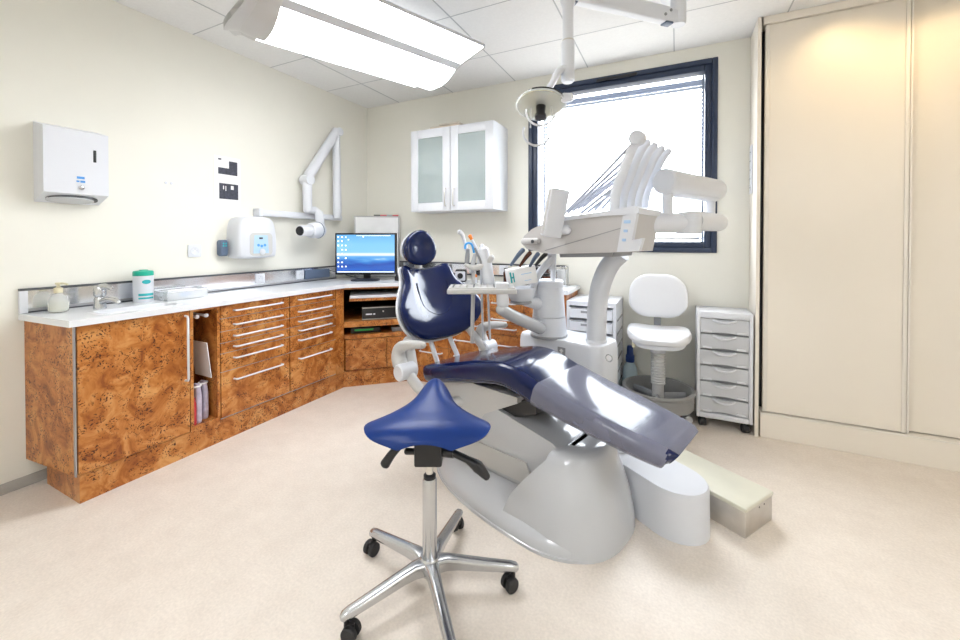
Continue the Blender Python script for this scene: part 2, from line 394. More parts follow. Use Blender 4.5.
obj('green_strip', B().box(-.09, .06, -.0935, -.089, .022, .036), 'green', rx, label='bright green strip')
solo('card_reader', B().obox(tuple(D0+DD*.45-DN*.1+V((0, 0, .442))), (.13, .12, .034), (DD, DN, (0, 0, 1)), .004), 'greyp', 'small grey box at the right end of the lowest open shelf', 'box')
# back run
BX = [-1.998, -1.336, -.70]; BY = 2.82
for i, lab in enumerate(('burl drawer cabinet under the back wall nearest the corner', 'burl drawer cabinet at the right end of the back counter')):
    t = thing('drawer_cabinet', lab, 'cabinet', ((BX[i]+BX[i+1])/2, 3.0, .13), 0, 'burl drawer cabinets')
    obj('body', B().box(BX[i]+.001, BX[i+1]-.001, BY+.02, 3.185, .132, .813), 'burl', t, w=True)
    zz = [.812, .655, .565, .475, .315, .14]; hz = [.72, .597, .527, .40, .27]
    n = 2 if i == 1 else 1
    for c in range(2):
        xa = BX[i]+(BX[i+1]-BX[i])*c/2; xb = BX[i]+(BX[i+1]-BX[i])*(c+1)/2
        for k in range(5):
            dr = obj('drawer', B().box(xa+.002, xb-.002, BY, BY+.018, zz[k+1]+.002, zz[k]-.002, .0015, 1), 'burl', t, w=True)
            obj('handle', bar_handle((xa+.06, BY, hz[k]), (xb-.06, BY, hz[k]), (0, -.028, 0)), 'white', dr, w=True, label='white bow handle')
kp = [(-2.782, .828), (-2.432, .828), (-2.432, 2.44), (-2.012, 2.836), (-.71, 2.836), (-.71, 3.18), (-2.785, 3.18)]
solo('kickboard', B().prism(kp, 0, .1305), 'burl', 'continuous burl wood plinth running under the whole counter', 'plinth')
# worktop with the sink let in
wt = thing('worktop', 'long white worktop running along the left wall and round the corner', 'worktop', (-2.6, 2.2, .8145))
x0, xf, y0 = XL+.002, FX+.022, .79; sx0, sx1, sy0, sy1 = -2.62, -2.46, .93, 1.27
z0, z1 = .8145, .8445
b = B().prism([(x0, .757), (xf, .787), (xf, sy0), (x0, sy0)], z0, z1).box(x0, sx0, sy0, sy1, z0, z1).box(sx1, xf, sy0, sy1, z0, z1)
b.prism([(x0, sy1), (xf, sy1), (xf, 2.423), (-1.99, 2.795), (-.685, 2.795), (-.685, 3.19), (x0, 3.19)], z0, z1)
bmesh.ops.remove_doubles(b.bm, verts=b.bm.verts, dist=1e-5)
obj('slab', b, 'worktop', wt, w=True)
cx, cy = (sx0+sx1)/2, (sy0+sy1)/2
rg = []
for kx, ky, z in ((sx1-sx0+.03, sy1-sy0+.03, .845), (sx1-sx0+.02, sy1-sy0+.02, .848), (sx1-sx0-.01, sy1-sy0-.01, .846), (sx1-sx0-.03, sy1-sy0-.03, .80), (sx1-sx0-.07, sy1-sy0-.07, .72), (.02, .02, .715)):
    rg.append([(cx+u, cy+v, z) for u, v in rrect(kx, ky, .04, 5)])
obj('sink_basin', B().loft(rg, False, True), 'worktop', wt, w=True)
# steel upstand
bs = thing('backsplash', 'mirror bright steel upstand along the left wall above the worktop', 'backsplash', (XL, 1.76, .8455))
obj('panel', B().box(XL+.001, XL+.012, .785, 2.76, .866, .954), 'steel', bs, w=True)
obj('top_trim', B().box(XL+.001, XL+.02, .757, 2.76, .954, .965), 'dgrey', bs, w=True, label='dark top edge')
obj('lower_trim', B().box(XL+.001, XL+.016, .785, 2.76, .8455, .852), 'dgrey', bs, w=True).__setitem__('label', 'dark bottom seal')
obj('lower_rail', B().box(XL+.001, XL+.014, .785, 2.76, .853, .865), 'alu', bs, w=True)
obj('end_cap', B().box(XL+.001, XL+.02, .757, .785, .8455, .954), 'white', bs, w=True, label='white end cap')
b2 = thing('backsplash', 'steel service upstand along the back wall behind the jars', 'backsplash', (-1.75, YB, .8455))
obj('panel', B().box(-2.7, -.80, YB-.02, YB-.001, .90, .985), 'steel', b2, w=True)
obj('top_trim', B().box(-2.7, -.80, YB-.024, YB-.001, .985, .998), 'dgrey', b2, w=True, label='dark top edge')
obj('lower_trim', B().box(-2.7, -.80, YB-.022, YB-.001, .888, .90), 'dgrey', b2, w=True, label='dark bottom edge')
def socket_x(y, z, x, label, s=.04):
    t = thing('power_socket', label, 'socket', (x, y, z-s), 0, 'power sockets')
    obj('plate', B().box(x, x+.008, y-s, y+s, z-s, z+s, .003), 'white', t, w=True)
    obj('dial', B().lathe([(s*.62, -.001), (s*.62, .003), (s*.54, .001), (0, .001)], (x+.008, y, z), (1, 0, 0), 20), 'whitep', t, w=True)
    obj('hole', B().lathe([(.0022, 0), (.0022, .0008)], (x+.009, y-.012, z), (1, 0, 0), 8).lathe([(.0022, 0), (.0022, .0008)], (x+.009, y+.012, z), (1, 0, 0), 8).lathe([(.0022, 0), (.0022, .0008)], (x+.009, y, z+.012), (1, 0, 0), 8), 'greyp', t, w=True)
socket_x(1.546, 1.129, XL+.0005, 'white power socket alone on the left wall below the hanging poster')
socket_x(2.0, .91, XL+.0125, 'white socket set in the steel upstand above the first drawer cabinet', .036)
socket_x(2.36, .91, XL+.0125, 'white socket in the steel upstand touching the blue device', .036)
t = thing('power_socket', 'white socket in the back wall upstand right of the suction holder', 'socket', (-1.33, YB-.02, .91), 0, 'power sockets')
obj('plate', B().box(-1.37, -1.29, YB-.028, YB-.0205, .905, .983, .003), 'white', t, w=True)
obj('dial', B().lathe([(.024, -.001), (.024, .003), (.021, .001), (0, .001)], (-1.33, YB-.028, .944), (0, -1, 0), 20), 'whitep', t, w=True)
bd = thing('wall_intercom', 'slate blue slanted device on the steel upstand left of the monitor', 'device', (XL+.0125, 2.53, .868))
obj('body', B().box(XL+.0125, XL+.04, 2.40, 2.66, .868, .945, .006), 'slate', bd, w=True)
obj('cable', B().tube([(XL+.03, 2.655, .93), (-2.78, 2.74, .90), (-2.72, 2.8, .87), (-2.65, 2.85, .8475)], .003, 6, sm=4), 'dgrey', bd, w=True)
# ------------------------------------------------------------------ things on the worktop
WT = .8446
t = thing('mixer_tap', 'chrome mixer tap behind the sink', 'tap', (-2.675, .998, WT))
obj('base', B().lathe([(.027, 0), (.027, .01), (.024, .03), (.025, .05), (.02, .062), (0, .064)], (0, 0, 0)), 'chrome', t)
obj('spout', B().tube([(.005, 0, .035), (.05, .012, .05), (.10, .025, .048), (.118, .03, .035)], [.017, .015, .013, .012], 14, sm=4, rnd=True), 'chrome', t)
obj('lever', B().lathe([(.022, .064), (.026, .075), (.026, .105), (.02, .118), (0, .12)], (0, 0, 0)).tube([(0, 0, .108), (.04, .008, .118), (.085, .016, .108)], [.014, .011, .008], 10, sx=1.4, sm=3, rnd=True), 'chrome', t)
t = thing('soap_dispenser', 'clear pump bottle of pale soap at the left end of the worktop', 'soap', (-2.745, .865, WT))
obj('bottle', B().lathe([(.03, 0), (.038, .006), (.039, .05), (.036, .07), (.022, .088), (.014, .092), (.014, .10)], seg=28), 'clear', t)
obj('soap', B().lathe([(.028, .002), (.036, .008), (.0365, .048), (0, .0485)], seg=28), 'soap', t, label='pale yellow liquid')
p = obj('pump', B().lathe([(.017, .095), (.017, .118), (.008, .122), (.006, .135), (.012, .137), (.012, .145), (0, .147)], seg=20).tube([(0, 0, .141), (.02, .014, .141), (.033, .022, .136)], .005, 8, rnd=True), 'cream', t, label='cream pump head')
t = thing('wipes_canister', 'white wipes canister with a green lid between sink and tray', 'canister', (-2.755, 1.222, WT))
obj('body', B().lathe([(.044, 0), (.047, .004), (.047, .155), (.045, .157)], seg=32), 'white', t)
obj('lid', B().lathe([(.048, .152), (.048, .172), (.044, .179), (.03, .181), (0, .181)], seg=32).box(-.012, .02, -.018, .018, .179, .186, .004), 'teal', t, label='green lid')
lb = B()
def curved(b, r, a0, a1, z0, z1, n=8):
    R = [[(r*math.cos(a0+(a1-a0)*i/n), r*math.sin(a0+(a1-a0)*i/n), z) for i in range(n+1)] for z in (z0, z1)]
    b._add(R, False, False, closed=False)
for z0, z1 in ((.038, .052), (.02, .030)): curved(lb, .0475, -.9, .75, z0, z1)
obj('label_band', lb, 'tealb', t, label='two teal printed bars')
lb = B(); n = 14
lb._add([[(.0476*math.cos(-.1+.45*math.cos(k*PI/n)), .0476*math.sin(-.1+.45*math.cos(k*PI/n)), .118+s*.012*math.sin(k*PI/n)) for k in range(n+1)] for s in (-1, 1)], False, False, closed=False)
obj('emblem', lb, 'tealb', t, label='teal oval emblem')
t = thing('clear_tray', 'clear plastic box on the worktop right of the wipes canister', 'box', (-2.715, 1.40, WT), .06)
b = B()
for s in ((-.065, .065, -.115, .115, 0, .003), (-.065, -.062, -.115, .115, 0, .06), (.062, .065, -.115, .115, 0, .05), (-.065, .065, -.115, -.112, 0, .06), (-.065, .065, .112, .115, 0, .06)): b.box(*s)
obj('wall', b, 'clear', t)
obj('rim', B().tube([(-.064, -.114, .06), (.064, -.114, .052), (.064, .114, .052), (-.064, .114, .06), (-.064, -.114, .06)], .003, 6), 'white', t)
t = thing('swab_packet', 'white paper packet with a blue mark inside the clear box', 'packet', (-2.71, 1.405, WT+.0035), .1)
obj('packet', B().loft([[(u*k, v*k, z) for u, v in rrect(.105, .19, .02, 4)] for z, k in ((0, .96), (.01, 1), (.03, 1), (.045, .9), (.052, .6))]), 'paper', t)
obj('printed_mark', B().obox((.053, -.02, .026), (.002, .06, .013)), 'bluei', t, label='blue brush-like mark')
# monitor
ma = YAW
t = thing('computer_monitor', 'black framed monitor showing a blue desktop in the counter corner', 'monitor', (-2.466, 2.745, WT), ma)
def loc2(x, y, z): return (x, y, z)
obj('base', B().loft([[(u, v-.02, z) for u, v in rrect(.24*k, .17*k, .06, 6)] for z, k in ((0, 1), (.008, 1), (.014, .93), (.018, .6))]), 'black', t)
obj('neck', B().box(-.03, .03, .02, .05, .012, .14, .006), 'black', t)
obj('housing', B().box(-.27, .27, -.012, .03, .05, .418, .006), 'black', t)
def desktop():
    m, n, p = nt('desktop_picture'); L = n.links.new; N = n.nodes.new
    tc = N('ShaderNodeTexCoord'); sp = N('ShaderNodeSeparateXYZ'); L(tc.outputs['Object'], sp.inputs[0])
    r = N('ShaderNodeValToRGB'); mr = N('ShaderNodeMapRange'); mr.inputs[1].default_value = .06; mr.inputs[2].default_value = .405
    L(sp.outputs['Z'], mr.inputs[0])
    e = r.color_ramp.elements; e[0].position = 0; e[0].color = (.015, .10, .50, 1); e[1].position = 1; e[1].color = (.13, .42, .80, 1)
    for pos, c in ((.04, (.02, .13, .55)), (.25, (.01, .07, .42)), (.36, (.03, .20, .62)), (.44, (.13, .42, .82)), (.475, (.85, .92, 1)), (.51, (.75, .88, 1)), (.54, (.25, .58, .92)), (.75, (.22, .56, .90))):
        x = e.new(pos); x.color = (*c, 1)
    wv = N('ShaderNodeTexNoise'); wv.inputs['Scale'].default_value = 7; mp = N('ShaderNodeMapping'); mp.inputs['Scale'].default_value = (.5, 1, 2.2); mp.inputs['Rotation'].default_value = (0, .25, 0)
    L(tc.outputs['Object'], mp.inputs[0]); L(mp.outputs[0], wv.inputs['Vector'])
    lt = N('ShaderNodeMath'); lt.operation = 'LESS_THAN'; lt.inputs[1].default_value = .20; L(sp.outputs['Z'], lt.inputs[0])
    sb = N('ShaderNodeMath'); sb.operation = 'MULTIPLY_ADD'; sb.inputs[1].default_value = .5; sb.inputs[2].default_value = -.25; L(wv.outputs['Fac'], sb.inputs[0])
    mu = N('ShaderNodeMath'); mu.operation = 'MULTIPLY'; L(sb.outputs[0], mu.inputs[0]); L(lt.outputs[0], mu.inputs[1])
    ad = N('ShaderNodeMath'); ad.operation = 'ADD'; L(mr.outputs[0], ad.inputs[0]); L(mu.outputs[0], ad.inputs[1])
    L(ad.outputs[0], r.inputs[0]); L(r.outputs[0], p.inputs['Emission Color']); p.inputs['Emission Strength'].default_value = .52
    p.inputs['Base Color'].default_value = (.01, .01, .01, 1); p.inputs['Roughness'].default_value = .2
    return m
s = obj('screen', B().box(-.255, .255, -.0135, -.011, .07, .403), desktop(), t, label='lit blue desktop')
ic = B(); rnd = random.Random(3)
for r_ in range(8):
    for c_ in range(3):
        if rnd.random() < .82: ic.obox((-.24+.033*c_, -.0138, .382-.037*r_), (.011+.004*rnd.random(), .0006, .012))
ic.obox((.07, -.0138, .394), (.3, .0006, .004)).obox((0, -.0138, .0755), (.50, .0006, .007)).obox((-.02, -.0138, .385), (.012, .0006, .012)).obox((-.15, -.0138, .36), (.012, .0006, .01))
obj('desktop_icons', ic, emit('icon_light', (.85, .92, 1), .5), s)
t = thing('white_board', 'white panel with a grey frame standing in the corner behind the monitor', 'board', (-2.575, 3.02, WT), math.radians(35))
obj('panel', B().box(-.20, .20, -.008, .008, .01, .575), 'paper', t)
obj('frame', B().box(-.21, -.198, -.012, .012, 0, .585).box(.198, .21, -.012, .012, 0, .585).box(-.21, .21, -.012, .012, .573, .585).box(-.21, .21, -.012, .012, 0, .012), 'alu', t, label='grey metal frame')
for i, (x, m_, c_) in enumerate(((.0, 'black', 'black'), (.06, 'red', 'red'), (.12, 'greyp', 'grey'), (.17, 'red', 'second red'))):
    a = math.radians(35); o = V((-2.575, 3.02, WT+.592)); d = V((math.cos(a), math.sin(a), 0))
    solo('marker_pen', B().tube([o+d*(x-.027), o+d*(x+.027)], .0065, 10, rnd=True), m_, c_+' marker pen lying on top of the white panel', 'pen', 'pens on the white panel')
solo('handset_cradle', B().loft([[tuple(at(402, 273, 3.55)+V((u, v, z-at(402, 273, 3.55).z+WT))) for u, v in rrect(.09*k, .12*k, .02, 4)] for z, k in ((0, 1), (.03, 1), (.07, .7), (.09, .3))]), 'black', 'black cradle on the counter left of the chair headrest', 'phone')
q = at(442, 272, 3.2); solo('black_speaker', B().box(q.x-.045, q.x+.045, q.y, q.y+.09, WT, WT+.16, .006), 'dgrey', 'dark upright box on the back counter right of the headrest', 'speaker')
t = thing('desk_camera', 'small black and white camera cube on the back counter', 'camera', (-1.66, 3.02, WT), .3)
obj('case', B().box(-.045, .045, -.03, .04, 0, .105, .01, 3), 'black', t)
obj('front_plate', B().box(-.042, .042, -.034, -.029, .012, .09, .008), 'whitep', t, label='white front plate')
obj('lens', B().lathe([(.024, 0), (.024, .008), (.018, .012), (0, .010)], (0, -.034, .052), (0, -1, 0), 20), 'black', t, label='black round lens')
t = thing('dropper_bottle', 'small white bottle with an orange collar by the camera cube', 'bottle', (-1.52, 3.0, WT))
obj('body', B().lathe([(.02, 0), (.022, .004), (.022, .06), (.012, .07)]), 'white', t)
obj('collar', B().lathe([(.0225, .045), (.0225, .06), (.013, .071)]), 'orange', t); obj('cap', B().lathe([(.012, .068), (.011, .095), (0, .097)]), 'white', t)
# jars at the right end of the back counter
def jar(x, y, r, h, cap, body, label):
    t = thing('brown_jar', label, 'jar', (x, y, WT), 0, 'jars on the back counter')
    obj('body', B().lathe([(r*.95, 0), (r, .004), (r, h*.72), (r*.8, h*.8), (r*.72, h*.82)]), body, t)
    obj('lid', B().lathe([(r*.86, h*.76), (r*.86, h*.98), (r*.8, h), (0, h)]), cap, t)
jar(-1.225, 3.03, .045, .13, 'black', 'amber', 'brown jar with a black lid above the tissue box left corner')
jar(-1.11, 3.05, .048, .135, 'amber', 'amber', 'all brown jar above the middle of the tissue box')
jar(-1.00, 3.06, .04, .14, 'black', 'amber', 'brown jar hidden behind the curved white water spout')
jar(-.90, 3.0, .03, .10, 'black', 'amber', 'small brown jar at the foot of the steel frame')
t = thing('cotton_dispenser', 'clear glass holder with a chrome frame at the end of the counter', 'holder', (-.80, 3.07, WT))
obj('glass', B().lathe([(.035, .01), (.04, .014), (.04, .13), (.038, .13)]), 'clear', t)
obj('base', B().box(-.055, .055, -.045, .045, 0, .012, .003), 'chrome', t)
obj('frame', B().tube([(-.05, 0, .01), (-.05, 0, .15), (.05, 0, .15), (.05, 0, .01)], .006, 8), 'chrome', t)
# ------------------------------------------------------------------ left wall
t = thing('towel_dispenser', 'white metal paper towel dispenser on the left wall above the sink', 'dispenser', (XL, .945, 1.39))
obj('case', B().prism([(0, 1.39), (.115, 1.435), (.115, 1.755), (0, 1.785)], .815, 1.062, .005, lambda u, v, h: (XL+u, h, v)), 'white', t, w=True)
obj('front_slot', B().box(XL+.1145, XL+.1165, 1.0, 1.012, 1.605, 1.668, .002), 'black', t, w=True, label='narrow black level slot')
obj('lock', B().lathe([(.011, 0), (.011, .006), (.007, .009), (0, .009)], (XL+.115, .952, 1.468), (1, 0, 0), 16), 'chrome', t, w=True, label='chrome lock')
obj('printed_mark', B().box(XL+.1148, XL+.1156, .935, .965, 1.512, 1.524).box(XL+.1148, XL+.1156, .933, .945, 1.495, 1.503).box(XL+.1148, XL+.1156, .948, .967, 1.493, 1.504), 'bluei', t, w=True, label='small blue printed mark')
obj('outlet', B().loft([[(XL+.02+u*.085/2+.035, .938+v*.1, 1.389+.018*(.055+u*.0425)/.05*1.0+dz) for u, v in [(math.cos(k*PI/12), math.sin(k*PI/12)) for k in range(24)]] for dz in (-.004, .004)]), 'dgrey', t, w=True, label='dark towel slot')
obj('paper_towel', B().loft([[(XL+.02+u*.07/2+.037, .930+v*.092, 1.386+.018*(.055+u*.035)/.05+dz) for u, v in [(math.cos(k*PI/12), math.sin(k*PI/12)) for k in range(24)]] for dz in (-.006, .002)]), 'shell', t, w=True)
for i, (y, lab) in enumerate(((1.387, 'left one of two tiny white screw caps on the left wall'), (1.417, 'right one of two tiny white screw caps on the left wall'))):
    solo('screw_cap', B().lathe([(.009, 0), (.008, .003), (.004, .004), (0, .002)], (XL-.001, y, 1.556), (1, 0, 0), 14), 'whitep', lab, 'screw cap', 'screw caps on the wall')
t = thing('wall_poster', 'white paper sheet with two dark pictures on the left wall', 'poster', (XL, 1.768, 1.42))
obj('sheet', B().box(XL+.0005, XL+.002, 1.675, 1.86, 1.425, 1.785), 'paper', t, w=True)
pa = obj('picture', B().prism([(1.703, 1.66), (1.838, 1.66), (1.838, 1.757), (1.778, 1.757), (1.778, 1.705), (1.703, 1.705)], XL+.002, XL+.0028, 0, lambda u, v, h: (h, u, v)).box(XL+.002, XL+.0028, 1.703, 1.725, 1.757, 1.768), 'print_', t, w=True)
pb = obj('picture', B().box(XL+.002, XL+.0028, 1.709, 1.843, 1.488, 1.597), 'print_', t, w=True)
obj('white_patch', B().box(XL+.0026, XL+.0031, 1.79, 1.81, 1.558, 1.585).box(XL+.0026, XL+.0031, 1.735, 1.742, 1.555, 1.58).box(XL+.0026, XL+.0031, 1.752, 1.757, 1.545, 1.58), 'paper', pb, w=True)
t = thing('xray_control', 'rounded white control box with a blue panel on the left wall', 'control box', (XL, 1.86, 1.07))
out = catmull([V((u, v, 0)) for u, v in ((1.762, 1.09), (1.757, 1.21), (1.775, 1.335), (1.84, 1.368), (1.98, 1.368), (2.035, 1.33), (2.057, 1.2), (2.052, 1.09), (2.025, 1.072), (1.90, 1.067), (1.79, 1.07), (1.762, 1.09))], 4)[:-1]
cx, cz = 1.906, 1.215
obj('case', B().loft([[(XL+d, cx+(p.x-cx)*k, cz+(p.y-cz)*k) for p in out] for d, k in ((-.001, 1), (.09, 1), (.115, .985), (.13, .95), (.137, .88))]), 'white', t, w=True)
pn = obj('panel_recess', B().prism([(u+1.925, v+1.17) for u, v in rrect(.175, .165, .03, 5)], XL+.134, XL+.139, .002, lambda u, v, h: (h, u, v)), 'shellw', t, w=True)
bp = obj('keypad', B().prism([(1.862, 1.105), (1.982, 1.105), (1.972, 1.235), (1.872, 1.235)], XL+.1385, XL+.1405, 0, lambda u, v, h: (h, u, v)), 'pblue', t, w=True, label='pale blue keypad')
obj('display', B().box(XL+.140, XL+.1415, 1.906, 1.934, 1.207, 1.22), 'black', bp, w=True)
obj('button', B().lathe([(.022, 0), (.022, .006), (.016, .009), (0, .009)], (XL+.140, 1.93, 1.115), (1, 0, 0), 20), 'white', bp, w=True)
k = B()
for i in range(3): k.lathe([(.010, 0), (.010, .003), (0, .003)], (XL+.140, 1.90+.025*i, 1.163-.006*(i == 1)), (1, 0, 0), 12)
obj('key', k, 'bluei', bp, w=True, label='small dark blue keys')
t = thing('xray_handset', 'slate handset hanging at the left side of the control box', 'handset', (XL, 1.72, 1.09))
obj('body', B().loft([[(XL+x, 1.715+v*1.0, 1.145+u) for u, v in rrect(.112*k, .052*k, .012, 4)] for x, k in ((-.001, .9), (.012, 1), (.04, 1), (.05, .85))]), 'slate', t, w=True)
obj('key', B().box(XL+.049, XL+.052, 1.702, 1.711, 1.155, 1.167).box(XL+.049, XL+.052, 1.719, 1.728, 1.155, 1.167).box(XL+.049, XL+.052, 1.702, 1.711, 1.172, 1.182).box(XL+.049, XL+.052, 1.719, 1.728, 1.172, 1.182), 'tealb', t, w=True)
# X-ray arm
t = thing('dental_xray', 'white wall mounted folding arm carrying a small x-ray head', 'x-ray arm', (XL, 2.36, 1.27))
ax_ = XL+.09
obj('wall_rail', B().box(XL+.001, XL+.06, 1.96, 2.79, 1.38, 1.428, .006).box(XL+.001, XL+.075, 1.955, 1.985, 1.372, 1.436, .005), 'white', t, w=True)
obj('lower_arm', B().tube([(ax_, 2.70, 1.40), (ax_, 2.70, 1.46), (ax_, 2.69, 2.16)], [.03, .036, .032], 10, sx=1.1), 'white', t, w=True)
obj('joint', B().lathe([(.034, -.04), (.038, -.034), (.038, .034), (.034, .04)], (ax_, 2.705, 2.175), (1, 0, 0), 20), 'white', t, w=True)
obj('upper_arm', B().tube([(ax_, 2.70, 2.185), (ax_, 2.375, 1.72)], [.040, .042], 10), 'white', t, w=True)
obj('joint', B().lathe([(.042, -.045), (.044, -.04), (.044, .04), (.042, .045)], (ax_, 2.37, 1.70), (1, 0, 0), 20), 'white', t, w=True)
obj('drop_arm', B().tube([(ax_, 2.37, 1.70), (ax_, 2.375, 1.45)], [.040, .036], 10, rnd=True), 'white', t, w=True)
obj('yoke', B().tube([(ax_, 2.375, 1.455), (ax_, 2.45, 1.455), (ax_+.02, 2.475, 1.43), (ax_+.04, 2.475, 1.31)], [.018, .02, .022, .022], 10, sx=1.6, rnd=True), 'white', t, w=True)
hd = obj('tube_head', B().lathe([(.055, -.095), (.062, -.08), (.066, -.03), (.066, .0), (.060, .03), (.044, .055), (0, .062)], (ax_+.05, 2.435, 1.283), (-.12, 1, 0.05), 24), 'white', t, w=True)
obj('collimator', B().lathe([(.04, -.20), (.043, -.195), (.043, -.08)], (ax_+.05, 2.435, 1.283), (-.12, 1, .05), 24), 'white', hd, w=True)
obj('aperture', B().lathe([(.036, -.207), (.038, -.20)], (ax_+.05, 2.435, 1.283), (-.12, 1, .05), 24), 'black', hd, w=True, label='black round end')
obj('seam_ring', B().torus(V((ax_+.05, 2.435, 1.283)), .0665, .003, (-.12, 1, .05)), 'slate', hd, w=True)
# wall cabinet
t = thing('wall_cabinet', 'white wall cabinet with two frosted glass doors left of the window', 'cabinet', (-1.70, 3.04, 1.447))
x0, x1, y0, z0, z1 = -2.093, -1.303, 2.9, 1.447, 2.147
b = B().box(x0, x0+.018, y0+.02, YB, z0, z1).box(x1-.018, x1, y0+.02, YB, z0, z1).box(x0+.018, x1-.018, y0+.02, YB, z0, z0+.018).box(x0+.018, x1-.018, y0+.02, YB, z1-.018, z1).box(x0+.018, x1-.018, YB-.006, YB, z0, z1)
obj('carcass', b, 'white', t, w=True)
obj('shelf', B().box(x0+.018, x1-.018, y0+.03, YB-.007, 1.785, 1.805), 'white', t, w=True)
xm = (x0+x1)/2
for a, c, hx in ((x0, xm-.003, xm-.04), (xm+.003, x1, xm+.04)):
    d = obj('door', ring_frame(a, c, z0, z1, .072, y0, y0+.018, .002), 'white', t, w=True)
    obj('glass', B().box(a+.07, c-.07, y0+.006, y0+.011, z0+.07, z1-.07), 'glassf', d, w=True, label='frosted glass')
    obj('handle', bar_handle((hx, y0, 1.485), (hx, y0, 1.63), (0, -.025, 0), .005), 'brushed', d, w=True, label='slim steel handle')
cs = [(-1.98, 1.807, .14, .16, 'paper', 'white carton on the upper shelf at the left in the wall cabinet'), (-1.80, 1.807, .09, .12, 'pblue', 'pale carton on the upper shelf by the left door handle'), (-1.55, 1.807, .11, .15, 'lilac', 'greyish carton on the upper shelf behind the right door'),
      (-1.42, 1.807, .08, .19, 'paper', 'tall white carton at the right of the upper shelf'), (-1.50, 1.467, .25, .05, 'tealb', 'flat turquoise box at the bottom behind the right door'), (-1.93, 1.467, .16, .06, 'paper', 'low white box at the bottom behind the left door')]
for x, z, wd, h, m_, lab in cs: solo('carton', B().box(x-wd/2, x+wd/2, 2.99, 3.1, z-.0015, z+h, .003), m_, lab, 'carton', 'cartons in the wall cabinet')
t = thing('flat_package', 'flat beige package lying on top of the wall cabinet', 'package', (-1.77, 3.0, 2.1475))
obj('body', B().box(-.16, .14, -.05, .1, 0, .03, .006), mat('beige_cardboard', (.62, .54, .44), .7), t); obj('flap', B().box(-.07, .13, -.055, .06, .031, .045, .005), mat('pale_cardboard', (.68, .62, .54), .7), t)
# ------------------------------------------------------------------ ceiling luminaire
def luminaire(name, label, loc, rz):
    t = thing(name, label, 'ceiling light', loc, rz)
    hl = .52
    def pf(u):
        a = abs(u)
        if a <= .19: return .0+.062*(a/.19)**2.6
        if a <= .245: return .062+.016*(a-.19)/.055
        return .078+.03*(a-.245)/.22+ 0
    def strip(n_, us, m_, off=0):
        top = [(u, .16-.0*u) for u in ()]
        ring0 = [(u, pf(u)-off) for u in us]+[(u, pf(u)+.012) for u in reversed(us)]
        obj(n_, B().loft([[(u, y, z) for u, z in ring0] for y in (-hl, hl)]), m_, t)
    N = 14
    strip('diffuser', [-.19+.38*i/N for i in range(N+1)], 'lamp', .0)
    for s in (-1, 1):
        ew = .465 if s > 0 else .30
        us = sorted([s*(.19+.055*i/3) for i in range(4)]); strip('rail', us, 'shell', .002)
        us = sorted([s*(.245+(ew-.25)*i/6) for i in range(7)]); strip('reflector', us, 'lamp2', .0)
        u = s*ew; obj('rim', B().tube([(u, -hl, pf(u)+.006), (u, hl, pf(u)+.006)], .008, 8), 'shell', t)
    ush = [-.30+.765*i/24 for i in range(25)]
    obj('added_light_cover', B().loft([[(u, y, pf(u)+.014) for u in ush]+[(u, y, pf(u)+.02) for u in reversed(ush)] for y in (-hl, hl)]), 'white', t)  # added sheet that stops the diffuser and wings glowing upwards
    obj('body', B().loft([[(u, y, z) for u, z in ((-.24, .115), (.24, .115), (.16, .155), (-.16, .155))] for y in (-hl+.01, hl-.01)]), 'white', t)
    obj('added_uplight', B().box(-.1, .1, -hl+.05, hl-.05, .1555, .158), 'upfill', t)  # added glowing panel on top, brightens the ceiling
    us = [-.30+.76*i/30 for i in range(31)]
    def capring(y, k, dz=0): return [(u*k, y, (pf(u)-.004)*1+dz) for u in us]+[(u*k, y, pf(u)+.02+dz*.4) for u in reversed(us)]
    obj('end_cap', B().loft([capring(hl, 1), capring(hl+.012, 1)]), 'shellw', t)
    rings = []
    for k in range(8):
        q = k/7
        r = []
        for j, (u, y, z) in enumerate(capring(-hl, 1)):
            ext = .19*max(0, 1-((u+.02)/.40)**2) if abs(u+.02) < .40 else 0
            r.append((u, -hl-ext*q, z+ (.03*q*q if j <= 30 else -.03*q*q)))
        rings.append(r)
    cp = obj('end_cap', B().loft(rings), 'shellw', t, label='beige moulded end cap')
    for x, y in ((.06, .3), (-.06, .3), (.06, -.3), (-.06, -.3)):
        obj('suspension_wire', B().tube([(x, y, .15), (x*3, y, ZC-loc[2]-.0005)], .003, 6), 'dgrey', t)
    return t
pq = V((.926, -.377, 0)); qq = V((.377, .926, 0)); RF = V((-1.029, 2.154, 0))
cl = RF-pq*.465-qq*.52
luminaire('surgery_light', 'wide white suspended lamp over the left side of the room', (cl.x, cl.y, 2.235), math.atan2(qq.y, qq.x)-PI/2)
luminaire('surgery_light', 'added fill lamp hanging unseen behind the camera', (-.9, -.75, 2.235), 0)  # unseen copy, added to brighten the room
luminaire('surgery_light', 'added fill lamp hanging unseen at the right hand side of the room', (1.55, .35, 2.235), 0)  # second unseen copy, added as fill for the wardrobe side
# recessed spots over the wardrobe doors
for i, x in enumerate((.86, 1.32)):
    t = thing('downlight', ('recessed warm spotlight over the middle of the left wardrobe door', 'recessed warm spotlight over the right wardrobe door')[i], 'spotlight', (x, 2.62, ZC-.012))
    obj('ring', B().torus((0, 0, .006), .045, .008), 'white', t)
    obj('bulb', B().lathe([(.038, .004), (.038, .011)]), emit('warm_bulb', (1, .72, .38), 3), t)
    l = bpy.data.lights.new('spot_beam', 'SPOT'); l.energy = 5; l.color = (1, .72, .36); l.spot_size = math.radians(120); l.spot_blend = .9; l.shadow_soft_size = .04
    lo = bpy.data.objects.new('spot_beam', l); C.objects.link(lo); lo.parent = t; lo.location = (0, .02, -.01); lo.rotation_euler = (math.radians(22), 0, 0)
